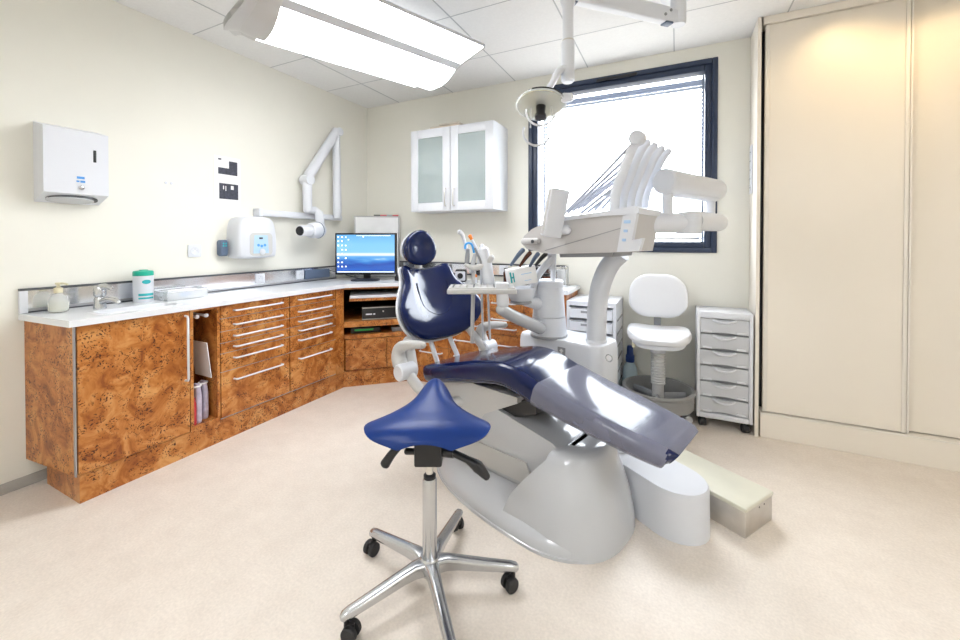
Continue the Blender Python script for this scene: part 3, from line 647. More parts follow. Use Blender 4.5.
# ------------------------------------------------------------------ dental chair
th = math.radians(-16.5)
ch = thing('dental_chair', 'navy blue reclining dental chair on a pale grey base', 'dental chair', (-.40, 1.742, 0), th)
# floor plate and hood
def plan(sb, sf, hw, n=40, p=2.3):
    o = []
    for k in range(n):
        a = 2*PI*k/n; c, s_ = math.cos(a), math.sin(a)
        L_ = sf-.0 if c > 0 else -sb
        m0 = -.08
        o.append((m0+(abs(c)**(2/p))*math.copysign((sf-m0) if c > 0 else (m0-sb), c), (abs(s_)**(2/p))*math.copysign(hw, s_)))
    return o
rg = [[(u*k+(-.08)*(1-k), v*k, z) for u, v in plan(-.80, .238, .298)] for z, k in ((0, 1), (.012, 1.0), (.014, .985), (.035, .98), (.05, .955), (.075, .86), (.10, .70), (.115, .45))]
obj('base_plate', B().loft(rg), 'shell', ch)
def hoodring(sr, sf, hw, z, n=18):
    pts = [(sr, -hw)]
    m = sf-hw*1.0
    for k in range(n+1):
        a = -PI/2+PI*k/n
        pts.append((m+(sf-m)*abs(math.cos(a))**.8, hw*math.copysign(abs(math.sin(a))**.8, math.sin(a))))
    pts.append((sr, hw))
    return [(u, v, z) for u, v in pts]
obj('hood', B().loft([hoodring(*a) for a in ((-.19, .240, .268, .0), (-.185, .235, .264, .06), (-.155, .218, .250, .14), (-.105, .198, .228, .21), (-.055, .178, .205, .27), (-.02, .165, .185, .31), (-.0, .155, .170, .332), (.015, .146, .155, .343), (.03, .135, .135, .349), (.05, .11, .08, .351))]), 'shell', ch)
f = lambda u, v, h: (u, h, v)
obj('lift_arm', B().prism([(-.74, .13), (-.74, .29), (-.52, .40), (-.36, .42), (-.02, .357), (.07, .30), (.10, .20), (-.05, .11), (-.3, .11)], -.135, .135, .022, f, 3), 'shell', ch)
obj('link_cover', B().prism([(-.72, .16), (-.70, .22), (-.15, .23), (-.1, .14), (-.6, .12)], -.145, .145, .01, f), 'shellw', ch)
obj('seat_mount', B().prism([(-.80, .44), (-.80, .36), (-.70, .27), (-.50, .265), (-.45, .30), (-.40, .37), (-.20, .475), (-.20, .50), (-.5, .50)], -.14, .14, .014, f, 3), 'shellw', ch)
obj('bellows', B().prism([(-.42, .36), (-.34, .36), (-.12, .44), (-.12, .49), (-.36, .46)], -.11, .11, .005, f), 'black', ch, label='black bellows')
# seat and leg rest: lofted cushion
PR = [(-.825, .505, .140, .035), (-.815, .518, .175, .068), (-.78, .532, .195, .092), (-.60, .582, .203, .098), (-.45, .622, .205, .102), (-.33, .648, .205, .104), (-.24, .653, .203, .104), (-.16, .638, .200, .102), (-.07, .607, .196, .100), (.06, .573, .190, .094), (.20, .543, .183, .088), (.33, .515, .172, .082), (.41, .497, .162, .076), (.445, .486, .154, .066), (.462, .474, .132, .044)]
def seat_rings(rows, g=0):
    P = [V((a, b_, 0)) for a, b_, c_, d_ in rows]; out = []
    S = catmull([V(r) if False else V((r[0], r[1], r[2])) for r in rows], 4)
    T = catmull([V((r[3], 0, 0)) for r in rows], 4)
    for i, s in enumerate(S):
        nx = S[min(i+1, len(S)-1)]-S[max(i-1, 0)]; t = V((nx.x, 0, nx.y)).normalized(); n = V((-t.z, 0, t.x))
        hw, tk = s.z+g, T[i].x+2*g; c = V((s.x, 0, s.y))-n*(T[i].x/2)
        ring = []
        for u, v in rrect(2*hw, tk, min(.036, tk*.45), 6):
            dish = -.010*max(0, 1-(u/(hw*.8))**2) if v > 0 else 0
            ring.append(c+V((0, u, 0))+n*(v+dish))
        out.append(ring)
    return out
obj('seat_cushion', B().loft(seat_rings(PR)), 'navy', ch)
# film sleeve over the leg rest
sl = [r for r in PR if -.08 < r[0]]
R = seat_rings(sl, .0025)
fb = B().loft(R, False, True)
dead = [f for f in fb.bm.faces if f.calc_center_median().x > .432 and f.calc_center_median().y < -.095]
bmesh.ops.delete(fb.bm, geom=dead, context='FACES')
obj('plastic_cover', fb, 'film', ch, label='clear plastic film over the leg rest')
# backrest
bo = V((-.835, 0, .640)); btop = V((-1.025, 0, 1.05)); bu = (btop-bo).normalized(); bn = V((bu.z, 0, -bu.x)); bh = (btop-bo).length
half = [(.0, -.004), (.13, .002), (.215, .03), (.275, .075), (.302, .13), (.302, .18), (.275, .235), (.238, .29), (.205, .335), (.19, .38), (.185, .415), (.172, .44), (.14, .449), (.08, .438), (0, .434)]
op = [V((u, v, 0)) for u, v in half]+[V((-u, v, 0)) for u, v in reversed(half[1:-1])]
op = [(p.x, p.y) for p in catmull(op+[op[0]], 4)[:-1]]
W_ = (0, 1, 0)
def wrap(u, v): return .075*(abs(u)/.3)**2.2-.020*math.exp(-((u/.135)**6+((v-.30)/.165)**6))
obj('backrest', B().pad(op, bo, W_, bu, bn, .045, .03, 2.8, wrap, (0, .2), (1, .985, .955, .91, .85, .78, .7, .6, .5, .38, .24, .12)), 'navy', ch)
obj('back_shell', B().pad([(u*1.015, .2+(v-.2)*1.015) for u, v in op], bo-bn*.034, W_, bu, bn, .018, .012, 5, wrap, (0, .2)), 'whitep', ch, label='white back shell rim')
pc = [(.115*math.copysign(abs(math.cos(a))**.8, math.cos(a)), .27+.135*math.copysign(abs(math.sin(a))**.8, math.sin(a))) for a in [2*PI*k/40 for k in range(40)]]
pp_ = []
for k in range(25):
    a = PI*.02-PI*1.04*k/24; u_, v_ = .118*math.cos(a), .235+.105*math.sin(a)
    pp_.append((u_, v_))
pp_ = [(.112, .33), (.117, .28)]+pp_+[(-.117, .28), (-.112, .33)]
obj('seam_piping', B().tube([bo+V(W_)*u_+bu*v_+bn*(.0445+wrap(u_, v_)) for u_, v_ in pp_], .0028, 6), 'navy', ch)
# headrest
ho = V((-1.0, -.045, 1.158)); hn = V((.985, -.12, -.02)).normalized(); hu = V((.06, -.14, 1)).normalized(); hu = (hu-hn*hu.dot(hn)).normalized(); hw_ = hu.cross(hn)
egg = [(.118*math.cos(a)*(1+.12*math.sin(a-.8)), .112*math.sin(a)*(1-.02*math.sin(a))) for a in [2*PI*k/40 for k in range(40)]]
egg = [((.110-.026*(v/.11))*u/.118, v*.94) for u, v in egg]
hr = obj('headrest', B().pad(egg, ho, hw_, hu, hn, .055, .055, 2.4, lambda u, v: .022*(abs(u)/.12)**2+.02*(abs(v)/.11)**2-.032*math.exp(-((u/.075)**2+((v-.01)/.065)**2)), (0, 0), (1, .985, .95, .9, .82, .72, .6, .48, .36, .24, .12)), 'navy', ch)
obj('back_shell', B().pad([(u*.86, v*.86) for u, v in egg], ho-hn*.045, hw_, hu, hn, .02, .028, 2.6), 'whitep', hr, label='white headrest shell')
obj('headrest_post', B().tube([(-1.06, 0, .98), (-1.07, 0, 1.07), (-1.045, 0, 1.13)], .016, 10, sx=1.8, ref=(0, 1, 0)), 'brushed', ch)
# armrests with their swivels and brackets
for s in (-1, 1):
    y = s*.315
    ar = obj('armrest', B().tube([(-.79, y, .545), (-.822, y, .565), (-.838, y, .61), (-.815, y, .65), (-.74, y, .676), (-.64, y, .692)], [.030, .040, .036, .030, .024, .018], 14, sm=4, sx=1.0, ref=(0, 1, 0), rnd=True), 'shellw', ch)
    obj('swivel', B().lathe([(.036, -.05), (.042, -.044), (.042, .044), (.036, .05)], (-.775, y, .535), (0, 1, 0), 24), 'whitep', ar)
    obj('bracket', B().tube([(-.775, y*.97, .535), (-.70, y*.95, .47), (-.63, s*.24, .40), (-.56, s*.13, .385)], [.026, .028, .026, .024], 10, sm=3, rnd=True), 'shellw', ar)
    obj('back_link', B().tube([(-.775, y*.88, .535), (-.87, y*.72, .66)], [.034, .028], 12, sx=.7, rnd=True), 'shellw', ch)
for y in (-.07, .07):
    obj('back_strut', B().tube([(-.90, y, .68), (-.74, y*1.2, .42)], .014, 10), 'whitep', ch)
# ------------------------------------------------------------------ saddle stool
st = thing('saddle_stool', 'blue saddle stool on a polished five star base in the foreground', 'stool', (-.757, 1.153, 0))
hub = B().lathe([(.0, .062), (.034, .062), (.040, .075), (.040, .105), (.030, .118)], seg=24)
obj('hub', hub, 'chrome', st)
for k in range(5):
    a = math.radians(99+72*k); d = V((math.cos(a), math.sin(a), 0)); n = V((-d.y, d.x, 0))
    rings = []
    for q, wz, hz_, zc in ((.02, .056, .046, .088), (.06, .042, .044, .094), (.10, .038, .040, .092), (.20, .036, .034, .082), (.28, .034, .030, .075), (.298, .030, .026, .073), (.305, .016, .014, .072)):
        rings.append([d*q+n*u+V((0, 0, zc+v)) for u, v in rrect(wz, hz_, .012, 4)])
    lg = obj('base_arm', B().loft(rings), 'chrome', st)
    c = d*.286
    a2 = a+.9+.7*k; cd_ = V((math.cos(a2), math.sin(a2), 0)); cn = V((-cd_.y, cd_.x, 0))
    w_ = B()
    for s in (-1, 1): w_.lathe([(.008, s*.006), (.0235, s*.006), (.0245, s*.009), (.0245, s*.019), (.021, s*.023), (.006, s*.0225)], c+cd_*.014+V((0, 0, .0246)), cn, 22)
    cs_ = obj('caster', w_, 'rubber', lg)
    obj('fork', B().tube([c+V((0, 0, .067)), c+V((0, 0, .045))], .009, 10).obox(c+cd_*.008+V((0, 0, .040)), (.034, .012, .022), (cd_, cn, (0, 0, 1)), .005), 'black', lg)
obj('column', B().lathe([(.0245, .10), (.0245, .378), (.021, .386)], seg=28), 'chrome', st)
obj('collar', B().lathe([(.021, .384), (.021, .396), (.014, .402)], seg=20), 'black', st, label='black plastic collar')
obj('gas_lift', B().lathe([(.0125, .39), (.0125, .46)], seg=20), 'brushed', st)
e1, e2 = V((RT.x, RT.y, 0)).normalized(), V((FW.x, FW.y, 0)).normalized(); ax3 = (e1, e2, V((0, 0, 1)))
obj('mechanism', B().obox((0, 0, .495), (.092, .10, .095), ax3, .006).obox(e2*.06+V((0, 0, .535)), (.15, .22, .022), ax3, .006), 'black', st)
def sp(x, y, z): return e1*x+e2*y+V((0, 0, z))
obj('lever', B().tube([sp(-.04, -.02, .525), sp(-.08, -.03, .522), (sp(-.115, -.04, .495)), sp(-.14, -.05, .462)], [.009, .011, .014, .017], 10, sm=3, rnd=True), 'black', st)
obj('lever_socket', B().tube([sp(.04, -.02, .487), sp(.085, -.03, .487)], .017, 10), 'black', st)
obj('lever', B().tube([sp(.08, -.03, .488), sp(.13, -.04, .47), sp(.165, -.05, .452), sp(.195, -.06, .424)], [.012, .012, .02, .012], 10, sm=3, rnd=True), 'black', st)
obj('adjusting_knob', B().tube([sp(-.075, -.02, .487), sp(-.04, -.02, .487)], .011, 10, rnd=True), 'black', st)
# saddle: closed surface from a grid, x across, y towards the nose
def lin(pts, v):
    for (a, p), (c, q) in zip(pts, pts[1:]):
        if v <= c: return p+(q-p)*(v-a)/(c-a)
    return pts[-1][1]
def smooth(pts, v, h=.05): return sum(lin(pts, min(1, max(0, v+d*h))) for d in (-1, -.5, 0, .5, 1))/5
def saddle():
    b = B(); NU, NV = 40, 36; rings = []
    HWP = [(0, .06), (.015, .11), (.05, .158), (.11, .194), (.24, .212), (.34, .196), (.45, .158), (.58, .115), (.70, .088), (.85, .068), (.94, .056), (1, .03)]
    ZP = [(0, .570), (.05, .594), (.16, .610), (.35, .622), (.55, .640), (.75, .659), (.90, .667), (.96, .662), (1, .640)]
    for j in range(NV+1):
        v = j/NV; v = v*v*(3-2*v)*.5+v*.5
        y = -.135+.345*v; w = smooth(HWP, v, .04); zc = smooth(ZP, v, .04)
        fall = .024+.045*smooth([(0, 0), (.3, .1), (.7, 1), (1, 1)], v)
        th_ = .034*min(1, .25+4*v)*min(1, .25+5*(1-v)); r = []
        def z(x): return zc-fall*(abs(x)/w)**2.2
        for i in range(NU+1):
            x = w*math.sin(PI/2*(2*i/NU-1)); r.append(sp(x, y, z(x)))
        for i in range(NU-1, 0, -1):
            x = w*math.sin(PI/2*(2*i/NU-1)); q = abs(x)/w
            r.append(sp(x*.99, y, z(x)-th_*(1-q**8)**.5))
        rings.append(r)
    b._add(rings); return b
obj('seat', saddle(), 'blue', st, sharp=60)
# ------------------------------------------------------------------ floor box and step
ua = math.radians(-36)
t = thing('junction_box', 'long low white box with a round end on the floor under the leg rest', 'box', (-.03, 1.905, 0), ua)
def stad(L0, L1, hw, n=16): return [(L0, -hw)]+[(L1-hw*1.15+hw*1.15*math.cos(-PI/2+PI*k/n), hw*math.sin(-PI/2+PI*k/n)) for k in range(n+1)]+[(L0, hw)]
obj('housing', B().loft([[(u*k, v*k, z) for u, v in stad(-.34, .17, .125)] for z, k in ((0, 1), (.17, .985), (.188, .97), (.194, .94))]), 'whitep', t)
obj('top_panel', B().loft([[(u, v, z) for u, v in stad(-.34, -.20, .115)] for z in (.19, .215, .222)]), 'whitep', t)
t = thing('step_box', 'low steel step with a cream top on the floor beside the white box', 'step', (.078, 2.148, 0), math.radians(-33))
obj('body', B().box(-.28, .28, -.11, .11, 0, .106, .003), 'brushed', t)
obj('top', B().box(-.284, .284, -.114, .114, .106, .124, .005, 3), 'stepc', t, label='cream plastic top')
obj('hole', B().lathe([(.004, 0), (.004, .001)], (.28, .0, .092), (1, 0, 0), 10).lathe([(.004, 0), (.004, .001)], (.28, .04, .092), (1, 0, 0), 10), 'dgrey', t)
# ------------------------------------------------------------------ delivery unit behind the chair
Q = V((-.60, 2.43, 0))
du = thing('delivery_unit', 'white dental delivery unit with instrument arms behind the chair', 'dental unit', tuple(Q), th)
ra, rn = V((math.cos(th), math.sin(th), 0)), V((-math.sin(th), math.cos(th), 0))
obj('cabinet', B().loft([[(u*k, v*k, z) for u, v in rrect(.57, .28, .07, 8)] for z, k in ((0, .96), (.03, 1), (.56, 1), (.60, .985), (.615, .96), (.62, .92))]), 'whitep', du)
def fp(px, py, off=0):      # point on the cabinet front (local y = -.14)
    r = FW+RT*((px-CX)/F)-UP*((py-CY)/F); o = Q-rn*(.14+off); k = (o-CAM).dot(rn)/r.dot(rn); return CAM+r*k
q = fp(561.5, 352)
lab = obj('rating_plate', B().obox(q, (.05, .003, .055), (ra, rn, (0, 0, 1))), 'greyp', du, w=True, label='small grey plate')
obj('pictogram', B().obox(q-rn*.002, (.012, .001, .036), (ra, rn, (0, 0, 1))).obox(q-rn*.002+V((0, 0, .008)), (.024, .001, .007), (ra, rn, (0, 0, 1))), 'paper', lab, w=True)
obj('button', B().torus(fp(609, 358), .018, .003, tuple(rn)), 'shell', du, w=True)
# curved column
pp = [(-.412, 2.36, .60), (-.411, 2.36, .72), (-.405, 2.36, .84), (-.388, 2.355, .94), (-.355, 2.347, 1.03), (-.315, 2.335, 1.09), (-.27, 2.32, 1.13)]
obj('curved_column', B().tube(pp, [.055, .055, .055, .055, .054, .052, .05], 24, sm=5), 'whitep', du, w=True)
obj('column_collar', B().lathe([(.06, .0), (.06, .012), (.056, .018)], (-.412, 2.36, .615), seg=28), 'whitep', du, w=True)
# spittoon tower
PT = V((-.70, 2.385, 0))
obj('tower', B().lathe([(.105, .618), (.108, .63), (.100, .735), (.0995, .738)], PT, seg=32).lathe([(.0985, .740), (.086, .915), (.084, .918)], PT, seg=32), 'whitep', du, w=True)
obj('tower_top', B().lathe([(.087, .917), (.087, .95), (.08, .958), (0, .958)], PT, seg=32), 'whitep', du, w=True)
obj('foot_ring', B().lathe([(.108, .614), (.112, .618), (.112, .628), (.106, .632)], PT, seg=32), 'greyp', du, w=True)
bc = at(521, 300, 2.33); bc.z = 0
obj('bowl', B().lathe([(.045, .845), (.060, .852), (.078, .88), (.082, .925), (.078, .925), (.06, .87), (.0, .862)], bc, seg=32), 'whitep', du, w=True)
obj('bowl_base', B().lathe([(.05, .832), (.064, .838), (.060, .852)], bc, seg=28), 'greyp', du, w=True)
obj('bowl_arm', B().tube([bc+V((.02, .01, .85)), PT+V((-.03, 0, .80))], [.04, .05], 14, sx=.8), 'whitep', du, w=True)
sa, sb_, sc_ = at(531, 291, 2.38), at(538, 276, 2.37), at(546, 264, 2.36)
obj('spout_arm', B().tube([at(533, 290, 2.4), at(535, 281, 2.38), at(540, 272, 2.36), at(547, 264, 2.34), at(553, 258, 2.33)], [.026, .03, .032, .03, .028], 14, sm=4, sx=.7), 'whitep', du, w=True)
obj('spout_post', B().tube([at(553, 290, 2.42), at(553, 262, 2.40)], .014, 12).tube([at(552, 268, 2.36), at(552, 249, 2.32)], [.024, .026], 16), 'whitep', du, w=True)
obj('filler_tube', B().tube([at(535, 300, 2.42), at(535, 283, 2.42)], .012, 10).tube([at(541, 297, 2.42), at(541, 281, 2.42)], .015, 10), 'whitep', du, w=True)
# instrument table (side view outline measured on its near flank)
def hp(px, py, w=-.30):
    o = Q+rn*w; r = FW+RT*((px-CX)/F)-UP*((py-CY)/F); k = (o-CAM).dot(rn)/r.dot(rn); p = CAM+r*k-Q; return (p.dot(ra), p.z)
hf = lambda u, v, h: (u, h, v)
outl = [hp(*p) for p in ((521, 243), (524, 236), (532, 229), (543, 224), (557, 223), (560, 220), (600, 215), (634, 210), (639, 213), (631, 252), (557, 254), (543, 253), (527, 249))]
obj('instrument_table', B().prism(outl, -.30, -.02, .010, hf, 3), 'headgrey', du)
obj('table_top', B().prism([hp(*p) for p in ((558, 221.5), (558, 217.5), (600, 212), (635, 206), (640, 208), (640, 214), (600, 216.5))], -.31, -.01, .004, hf), 'whitep', du, label='white top plate')
obj('underside', B().prism([hp(*p) for p in ((557, 252), (612, 251), (610, 257), (558, 257.5))], -.28, -.04, .003, hf), 'greyp', du, label='grey underside')
obj('seam_line', B().prism([hp(*p) for p in ((545, 250.2), (631, 224.8), (631, 225.6), (545, 251.0))], -.3015, -.299, 0, hf), 'greyp', du)
br = obj('end_bracket', B().prism([hp(*p) for p in ((619, 252), (625, 216), (639, 213), (634, 240), (645, 238), (641, 251))], -.325, -.295, .005, hf), 'whitep', du)
ky = B()
for i in range(3):
    u, v = hp(629.5-1.6*i, 222+9*i); ky.obox((u, -.327, v), (.018, .003, .012) if i else (.03, .003, .014))
obj('key', ky, 'pblue', br)
u, v = hp(534, 241.5)
obj('side_handle', B().tube([(hp(524, 242)[0], -.30, v), (u+.035, -.315, v+.004)], [.02, .016], 14, rnd=True), 'headgrey', du)
obj('side_cap', B().lathe([(.010, 0), (.010, .004)], (u+.012, -.33, v), (0, -1, 0), 16), 'dgrey', du)
# tablet screen on the table
s0, s1 = hp(549, 237, -.37), hp(558, 189, -.37)
d2 = V((s1[0]-s0[0], 0, s1[1]-s0[1])); hgt = d2.length; d2.normalize(); n2 = V((d2.z, 0, -d2.x))
n2 = Matrix.Rotation(-.5, 3, 'Z') @ n2; y2 = d2.cross(n2).normalized()
c2 = V(((s0[0]+s1[0])/2+.012, -.375, (s0[1]+s1[1])/2))
ts = obj('touch_screen', B().obox(c2, (.046, .105, hgt), (n2, y2, d2), .009, 3), 'whitep', du)
obj('bezel', B().obox(c2-y2*.0525, (.024, .003, hgt*.9), (n2, y2, d2)), 'headgrey', ts, label='beige edge panel')
obj('display', B().obox(c2-n2*.0235, (.002, .085, hgt*.85), (n2, y2, d2)), 'black', ts)
u, v = hp(557, 230, -.33); obj('hinge', B().tube([(u-.01, -.325, v), (u+.05, -.315, v)], .026, 18, rnd=True), 'whitep', ts)
# whip arms and hoses
wp = [hp(*p, -.22) for p in ((614, 209), (616, 192), (622, 175), (632, 149), (640, 139))]
for i in range(5):
    w_ = -.22+.065*i; dx = .012*i
    wa = obj('whip_arm', B().tube([(u+dx, w_, v-.006*i*(k > 2)) for k, (u, v) in enumerate(wp)], [.026, .027, .027, .024, .018], 12, sm=4, sx=.62, ref=(0, 1, 0), rnd=True), 'whitep', du)
    u, v = wp[-1]; e = hp(563+5*i, 217-2*i, w_)
    obj('hose', B().tube([(u+dx-.015, w_, v-.006*i+.004), ((u+e[0])/2-.01, w_, (v+e[1])/2), (e[0], w_, e[1]+.012)], .008, 8, sm=4), 'hose', wa)
    if i < 4:
        u, v = wp[2+(i > 1)]; e = hp(578+7*i, 214-1.5*i, w_)
        obj('hose', B().tube([(u+dx-.012, w_+.03, v-.03), ((u+e[0])/2-.01, w_+.03, (v+e[1])/2-.012), (e[0], w_+.03, e[1]+.004)], .008, 8, sm=4), 'hose', wa)
obj('whip_hub', B().lathe([(.030, -.035), (.036, -.03), (.036, .008)], (wp[-1][0]-.006, -.225, wp[-1][1]+.002), (0, 1, 0), 20), 'whitep', du)
hx = [(523, 250, 511, 264), (530, 253, 520, 265), (538, 254, 530, 265), (546, 254, 535, 265)]
for i, (a, b_, c, d) in enumerate(hx):
    hpz = obj('handpiece', B().tube([at(a, b_, 2.14+.05*i), at((a*.6+c*.4), b_*.6+d*.4-.4, 2.15+.05*i), at(c, d+1, 2.18+.05*i)], [.013, .012, .008], 10, sm=2, rnd=True), ('slate', 'amber', 'slate', 'black')[i], du, w=True)
# spring arm to the right
obj('support_arm', B().tube([(-.25, 2.19, 1.288), (-.05, 2.285, 1.288), (.05, 2.335, 1.288)], .052, 20, sx=1.0, rnd=False).lathe([(.052, -.056), (.058, -.05), (.058, .05), (.052, .056)], (.055, 2.335, 1.288), seg=28), 'whitep', du, w=True)
obj('swing_arm', B().tube([(.07, 2.36, 1.300), (.225, 2.86, 1.308)], .053, 24, rnd=False).lathe([(.053, 0), (.053, .01), (.048, .016), (0, .016)], (.225, 2.86, 1.308), (.155, .5, .008), 24), 'whitep', du, w=True)
u0, u1 = V((-.058, 2.262, 1.500)), V((.215, 2.82, 1.500))
obj('balance_arm', B().lathe([(.0, -.012), (.056, -.012), (.065, -.004), (.066, .01), (.064, .60), (.058, .62), (0, .622)], u0, tuple(u1-u0), 32), 'whitep', du, w=True)
obj('arm_plate', B().tube([u0+(u1-u0)*.18-V((0, 0, .05)), u0+(u1-u0)*.9-V((0, 0, .05))], .04, 14, sx=.6, rnd=True), 'whitep', du, w=True)
for q, z in ((.05, 1.30), (.86, 1.34)):
    c = u0+(u1-u0)*q; obj('arm_post', B().tube([(c.x, c.y, z), (c.x, c.y, 1.46)], .026, 16), 'whitep', du, w=True)
# tray arm, tray and suction holder
tr = V((-.94, 1.94, .94))
obj('tray', B().obox(tr+V((0, 0, -.006)), (.36, .19, .026), ax3, .006).obox(tr+V((0, 0, .010)), (.345, .175, .006), ax3, .002), 'shellw', du, w=True)
cl_ = at(502, 287, 2.1)
obj('tray_clamp', B().obox(cl_, (.075, .06, .05), ax3, .012).tube([cl_-V((0, 0, .02)), at(503, 303, 2.1)], [.03, .034], 14, rnd=True), 'whitep', du, w=True)
obj('tray_arm', B().tube([at(501, 309, 2.1), at(515, 317, 2.18), at(540, 328, 2.33)], [.030, .034, .036], 16, sm=3, rnd=True), 'shell', du, w=True)
hl_ = obj('suction_holder', B().tube([at(472, 343, 2.28), at(473, 300, 2.28), at(473.5, 266, 2.28)], .011, 14), 'shellw', du, w=True)
obj('holder_rest', B().tube([at(466, 265, 2.25), at(474, 268, 2.25), at(484, 265, 2.25), at(491, 258, 2.25)], [.014, .02, .024, .024], 12, sm=3, sx=.8, rnd=True), 'shellw', du, w=True)
for (a, b_), (c, d), rr, m_ in (((484, 250), (489, 284), .034, 'whitep'), ((482, 245), (478, 268), .012, 'whitep'), ((481, 246), (490, 282), .012, 'greyp'), ((468, 250), (467, 262), .014, 'greyp'), ((475, 255), (471, 272), .013, 'shell'), ((482, 246), (480, 262), .016, 'whitep')):
    obj('suction_handle', B().tube([at(a, b_, 2.26), at((a+c)/2, (b_+d)/2, 2.255), at(c, d, 2.26)], [rr*.8, rr, rr], 12, rnd=True), m_, du, w=True)
obj('mouth_tube', B().tube([at(459.5, 232, 2.27), at(462, 234, 2.27), at(464, 240, 2.27), at(466.5, 250, 2.27)], [.008, .012, .009, .011], 10, sm=3, rnd=True).ball(at(459.5, 232, 2.27), .013), 'whitep', du, w=True)
obj('saliva_tube', B().tube([at(465, 249, 2.24), at(465.5, 245, 2.24), at(468.5, 243, 2.24), at(472, 245, 2.24), at(474, 253, 2.24)], .006, 8, sm=4), 'cyan', du, w=True, label='bright blue bent tube')
sy = obj('syringe', B().tube([at(471.5, 239, 2.26), at(475, 246, 2.26), at(479, 256, 2.26)], [.007, .009, .012], 10, rnd=True), 'whitep', du, w=True)
obj('syringe_tip', B().tube([at(470.0, 236, 2.26), at(471.5, 239, 2.26)], [.011, .009], 10, rnd=True), 'orange', sy, w=True, label='orange tip')
obj('instrument_cord', B().tube([at(474.5, 248, 2.24), at(481, 262, 2.24), at(487, 280, 2.24)], .007, 8, sm=3), 'greyp', sy, w=True)
for (a, b_), (c, d) in (((481, 268), (483, 340)), ((487, 275), (490, 340))):
    obj('suction_hose', B().tube([at(a, b_, 2.3), at((a+c)/2, (b_+d)/2, 2.31), at(c, d, 2.36)], .0065, 10), 'whitep', du, w=True)
# instruments on the tray and the tissue box
for i in range(9):
    c = tr+e1*(-.15+.036*i)+V((0, 0, .0155))
    l_ = ('first', 'second', 'third', 'fourth', 'fifth', 'sixth', 'seventh', 'eighth', 'ninth')[i]
    solo('hand_instrument', B().tube([c-e2*.07, c-e2*.045, c+e2*.04, c+e2*.065+e1*.006], [.0012, .004, .004, .0012], 8), 'brushed' if i % 3 else 'dgrey', l_+' slim instrument from the left end of the tray', 'instrument', 'instruments on the tray')
tb = thing('tissue_box', 'white carton with turquoise lettering leaning above the round bowl', 'box', tuple(bc+V((0, 0, .942))), YAW+.12)
obj('carton', B().obox((0, 0, .052), (.165, .09, .10), ((.985, 0, .17), (0, 1, 0), (-.17, 0, .985)), .003), 'paper', tb)
obj('printed_mark', B().obox((-.068, -.0455, .045), (.009, .001, .06), ((.985, 0, .17), (0, 1, 0), (-.17, 0, .985))).obox((-.052, -.0455, .046), (.007, .001, .055), ((.985, 0, .17), (0, 1, 0), (-.17, 0, .985))).obox((-.06, -.0455, .045), (.016, .001, .009), ((.985, 0, .17), (0, 1, 0), (-.17, 0, .985))), 'tealb', tb, label='turquoise lettering')
obj('printed_stripe', B().obox((.02, -.0455, .068), (.06, .001, .004), ((.985, 0, .17), (0, 1, 0), (-.17, 0, .985))).obox((.03, -.0455, .03), (.04, .001, .003), ((.985, 0, .17), (0, 1, 0), (-.17, 0, .985))), 'pblue', tb)
# ------------------------------------------------------------------ operating lamp on the ceiling
P0 = V((0.0, 2.465, 0)); zA = 2.415
ol = thing('operating_lamp', 'white dental lamp on a jointed arm hanging from the ceiling', 'lamp', (P0.x, P0.y, ZC))
obj('pole', B().lathe([(.0, 2.375), (.034, 2.376), (.04, 2.385), (.04, ZC-.012), (.09, ZC-.011), (.09, ZC-.0005)], P0, seg=28), 'white', ol, w=True)
E0 = at(568, 4, 2.0); E0.z = 2.40
dA = (E0-P0); dA.z = 0; LA = dA.length; dA.normalize(); nA = V((-dA.y, dA.x, 0))
sw = obj('swing_arm', B().loft([[P0+dA*s+nA*u+V((0, 0, z+v)) for u, v in rrect(.055, h, .012, 4)] for s, h, z in ((.03, .07, 2.412), (.12, .085, 2.414), (LA*.55, .08, 2.42), (LA-.04, .066, 2.418), (LA+.03, .06, 2.415))]), 'white', ol, w=True)
obj('joint_cover', B().obox(P0+dA*.075+V((0, 0, 2.372)), (.05, .045, .012), (dA, nA, (0, 0, 1)), .004).obox(P0+dA*(LA-.03)+V((0, 0, 2.384)), (.03, .04, .010), (dA, nA, (0, 0, 1)), .003), 'slate', sw, w=True, label='dark blue joint cover')
for s in (.075, .11):
    obj('bolt', B().lathe([(.008, 0), (.008, .004), (0, .005)], P0+dA*s+nA*.028*(1 if nA.dot(FW) < 0 else -1)+V((0, 0, 2.43-.6*(s-.075)*1.3)), nA*(1 if nA.dot(FW) < 0 else -1), 10), 'greyp', sw, w=True)
E1 = at(568, 78, 2.0); E1.x, E1.y = E0.x, E0.y
obj('drop_tube', B().lathe([(.034, 2.40), (.036, 2.38), (.03, 2.36), (.027, 2.355), (.027, 2.19)], (E0.x, E0.y, 0), seg=24), 'white', ol, w=True)
obj('collar', B().lathe([(.028, 2.185), (.028, 2.195)], (E0.x, E0.y, 0), seg=24), 'brushed', ol, w=True)
obj('lower_tube', B().lathe([(.0, 1.985), (.024, 1.985), (.032, 1.995), (.033, 2.18), (.03, 2.187)], (E0.x, E0.y, 0), seg=24), 'white', ol, w=True)
HC = at(541, 104, 2.0)
lk = at(545, 94, 1.98)
obj('tilt_arm', B().tube([V((E0.x, E0.y, 2.06)), at(558, 72, 1.99), at(553, 82, 1.98), lk], [.028, .026, .022, .024], 12, sm=3, sx=.7, rnd=True), 'white', ol, w=True)
ha = V((-FW.x*.30, -FW.y*.30, -.95)).normalized(); ha = (ha-RT*.08).normalized()
rf = obj('reflector', B().lathe([(.018, -.05), (.06, -.042), (.10, -.022), (.124, .004), (.126, .012), (.122, .012), (.098, -.014), (.058, -.034), (.0, -.04)], HC, tuple(ha), 40), 'milky', ol, w=True)
